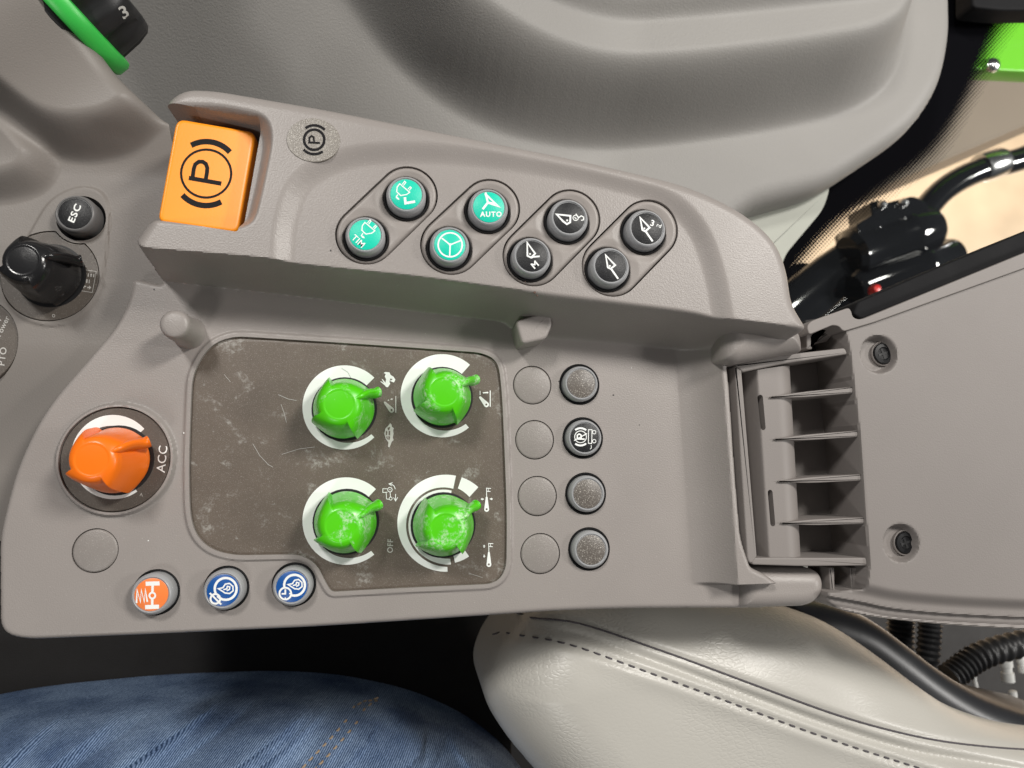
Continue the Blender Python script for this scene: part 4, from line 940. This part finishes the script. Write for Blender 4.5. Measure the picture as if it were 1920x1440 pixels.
seamM = smooth_line([(955, 1200), (1020, 1188), (1095, 1196), (1200, 1228), (1350, 1282), (1525, 1346), (1690, 1398), (1850, 1434), (2030, 1470)], 8)
wl_ = lambda L, z: np.stack(Pn(L[:, 0], L[:, 1], np.full(len(L), z)), -1)
WA, WB, WM = wl_(seamA, ZS-.006), wl_(seamB, ZS-.006), wl_(seamM, ZS-.006)
def zseat(X, Y):
    d = -sdf(SO, X, Y)
    z = ZS-edge_round(d, .040)
    for L_, dep, w in ((WA, .0011, .0016), (WB, .0015, .0018), (WM, .0026, .0024)):
        z -= dep*np.exp(-(pdist(L_, X, Y)/w)**2)
    z += .0016*np.exp(-(pdist(WB, X, Y)/.006)**2)+.0014*np.exp(-(pdist(WA, X, Y)/.006)**2)
    z += .0009*np.sin(X*55+Y*30)*sm(d/.03)
    return z
attach(hf('bolster', SO, zseat, M['leather'], None, 1.0e-3, (), -.13), seat)
def stitches(L_, zfn, step, rad, parent, m, nm='stitch', lift=0.0):
    seg = np.hypot(*(np.diff(L_, axis=0).T)); s_ = np.concatenate([[0], np.cumsum(seg)]); n = int(s_[-1]/step)
    base = None
    for i in range(n):
        a = (i+.16)*step; b = (i+.84)*step
        pa = np.array([np.interp(a, s_, L_[:, 0]), np.interp(a, s_, L_[:, 1])]); pb = np.array([np.interp(b, s_, L_[:, 0]), np.interp(b, s_, L_[:, 1])])
        c = (pa+pb)/2; za = zfn(np.array([pa[0], pb[0], c[0]]), np.array([pa[1], pb[1], c[1]]))
        d = Vector((pb[0]-pa[0], pb[1]-pa[1], float(za[1]-za[0])))
        if base is None:
            h_ = d.length/2
            o = tube(nm, [(-h_, 0, -rad*.8), (-h_*.6, 0, rad*.3), (0, 0, rad*.5), (h_*.6, 0, rad*.3), (h_, 0, -rad*.8)], [rad*.6, rad, rad*1.05, rad, rad*.6], m, None, 8); base = o
        else:
            o = base.copy(); COL.objects.link(o)
        o.rotation_mode = 'QUATERNION'; o.rotation_quaternion = Vector((1, 0, 0)).rotation_difference(d.normalized())
        o.location = (c[0], c[1], float(za[2])+lift)
        o.parent = parent; o.matrix_parent_inverse = Matrix.Translation(-Vector(parent.location))
stitches(WA, zseat, .0056, .00048, seat, M['thread'])
stitches(WB, zseat, .0056, .00046, seat, M['thread'])
SH = wpoly([(1470, 1120, 10), (1560, 1130, 30), (1638, 1158, 40), (1705, 1208, 50), (1782, 1268, 50), (1862, 1314, 50), (1960, 1346, 40), (2080, 1372, 10), (2080, 1440, 10), (1700, 1360, 40), (1480, 1230, 10)], z=-.09)
attach(hf('seat_shell', SH, lambda X, Y: -.083-edge_round(-sdf(SH, X, Y), .016), M['shell'], None, 1.2e-3, (), -.16), seat)
attach(slab('cream_gap_slab', wpoly([(1480, 1040, 5), (1572, 1040, 5), (1572, 1150, 5), (1480, 1150, 5)], z=-.14), -.14, -.17, M['leather'], None, r=.004), seat)  # made-up cream slab for the bright sliver beside the knuckle
attach(slab('seat_cushion', wpoly([(-400, 950, 20), (880, 1000, 20), (960, 1300, 20), (960, 1600, 20), (-400, 1600, 20)], z=-.2), -.2, -.3, M['cushion'], None, r=.003), seat)
# ------------------------------------------------------------------ person (thigh in jeans)
per = thing('person', 'seated person in faded blue jeans, thigh beside the armrest', 'person', (*P(400, 1400, -.13), -.13))
JO = wpoly([(-180, 1350, 20), (0, 1306, 60), (110, 1290, 60), (300, 1272, 60), (520, 1264, 60), (640, 1272, 50), (770, 1300, 50), (870, 1345, 40), (945, 1402, 40), (1010, 1490, 40), (1060, 1660, 20), (-180, 1700, 20)], z=-.19)
folds = [((330, 1470), (585, 1300), .0040, .005), ((20, 1430), (150, 1310), .0035, .006), ((560, 1460), (690, 1345), .0030, .004), ((735, 1460), (800, 1340), .0040, .005), ((-40, 1400), (90, 1300), -.003, .004), ((190, 1450), (430, 1290), .0045, .006), ((270, 1460), (520, 1285), -.004, .0035), ((420, 1450), (640, 1290), .005, .007), ((500, 1400), (660, 1280), -.0045, .003), ((60, 1460), (240, 1320), .003, .008), ((130, 1440), (330, 1300), -.0028, .004),
         ((640, 1450), (760, 1370), .0045, .006), ((690, 1345), (840, 1370), -.005, .004), ((800, 1450), (835, 1375), -.004, .004), ((540, 1320), (720, 1300), .003, .005), ((840, 1400), (920, 1440), .0035, .005)]
fw = [((P(*a, -.115)), (P(*b, -.15)), am, w) for a, b, am, w in folds]
JS = wl_(smooth_line([(520, 1475), (575, 1415), (640, 1365), (690, 1334), (712, 1324)], 8), -.125)
def zjean(X, Y):
    d = -sdf(JO, X, Y)
    z = -.078-edge_round(d, .075)*.9
    for a, b, am, w in fw:
        q = pdist([a, b], X, Y); sg = side(np.array(a), np.array(b), X, Y)
        z += 2.8*am*np.exp(-(q/np.where(sg > 0, w*1.9, w*.42))**2) if am > 0 else 1.5*am*np.exp(-np.sqrt((q/w)**2+.01)*2.2)
    z += .0006*np.sin(X*420-Y*160+2*np.sin(Y*200))*sm(d/.02)
    z += .0030*sm((.0048-np.abs(pdist(JS, X, Y)))/.0012)
    return z
attach(hf('jeans', JO, zjean, M['denim'], None, 1.0e-3, (), -.199), per)
dj = np.gradient(JS, axis=0); nj = np.stack([-dj[:, 1], dj[:, 0]], -1); nj /= np.linalg.norm(nj, axis=1)[:, None]
for off in (-.0016, .0022): stitches(JS+nj*off, zjean, .0036, .00055, per, M['jthread'], lift=.0004)
# ------------------------------------------------------------------ machinery below the lid
ZH = -.26
g_ = 'corrugated hoses under the lid'
for i, (pts, r, lb) in enumerate([([(1690, 1130), (1688, 1200), (1686, 1290)], 22, 'thick black corrugated hose beside the seat shell'), ([(1745, 1130), (1742, 1200), (1732, 1300)], 18, 'thinner black corrugated hose next to the thick one'), ([(1780, 1270), (1850, 1225), (1990, 1190)], 20, 'black corrugated hose running crosswise over metal fittings')]):
    path = smooth_line([p3(x, y, ZH+.03*i) for x, y in pts], 40); rr = [r*mpp(1750, 1200, ZH)*(1+.10*math.cos(j*1.25)) for j in range(len(path))]
    o = tube('corrugated_hose', path, rr, M['blackr'], None, 14); tag(o, lb, 'hose', group=g_)
for i, (x, y, w, h_, lb) in enumerate([(1825, 1275, 8, 38, 'slim bright metal rod among the hoses'), (1885, 1255, 22, 50, 'wide grey metal fitting among the hoses'), (1912, 1245, 14, 34, 'bright forked metal fitting at hose end'), (1898, 1308, 14, 26, 'short bright metal stud below the wide fitting')]):
    a = Vector(p3(x, y-h_/2, ZH-.03)); b = Vector(p3(x+6, y+h_/2, ZH-.03)); d = b-a; R = w/2*mpp(x, y, ZH); l = d.length
    o = lathe('metal_fitting', [(R*.7, 0), (R, l*.06), (R, l*.4), (R*.8, l*.42), (R*.8, l*.6), (R, l*.62), (R, l*.95), (R*.7, l)], M['fitting'], None, n=18, axis=(a, d)); tag(o, lb, 'fitting', group='metal fittings among the hoses')
ch = slab('cab_wall', wpoly([(1560, 1120), (2200, 1140), (2200, 1500), (1560, 1500)], z=-.38), -.38, -.41, M['dark'], r=.004); tag(ch, None, kind='structure')
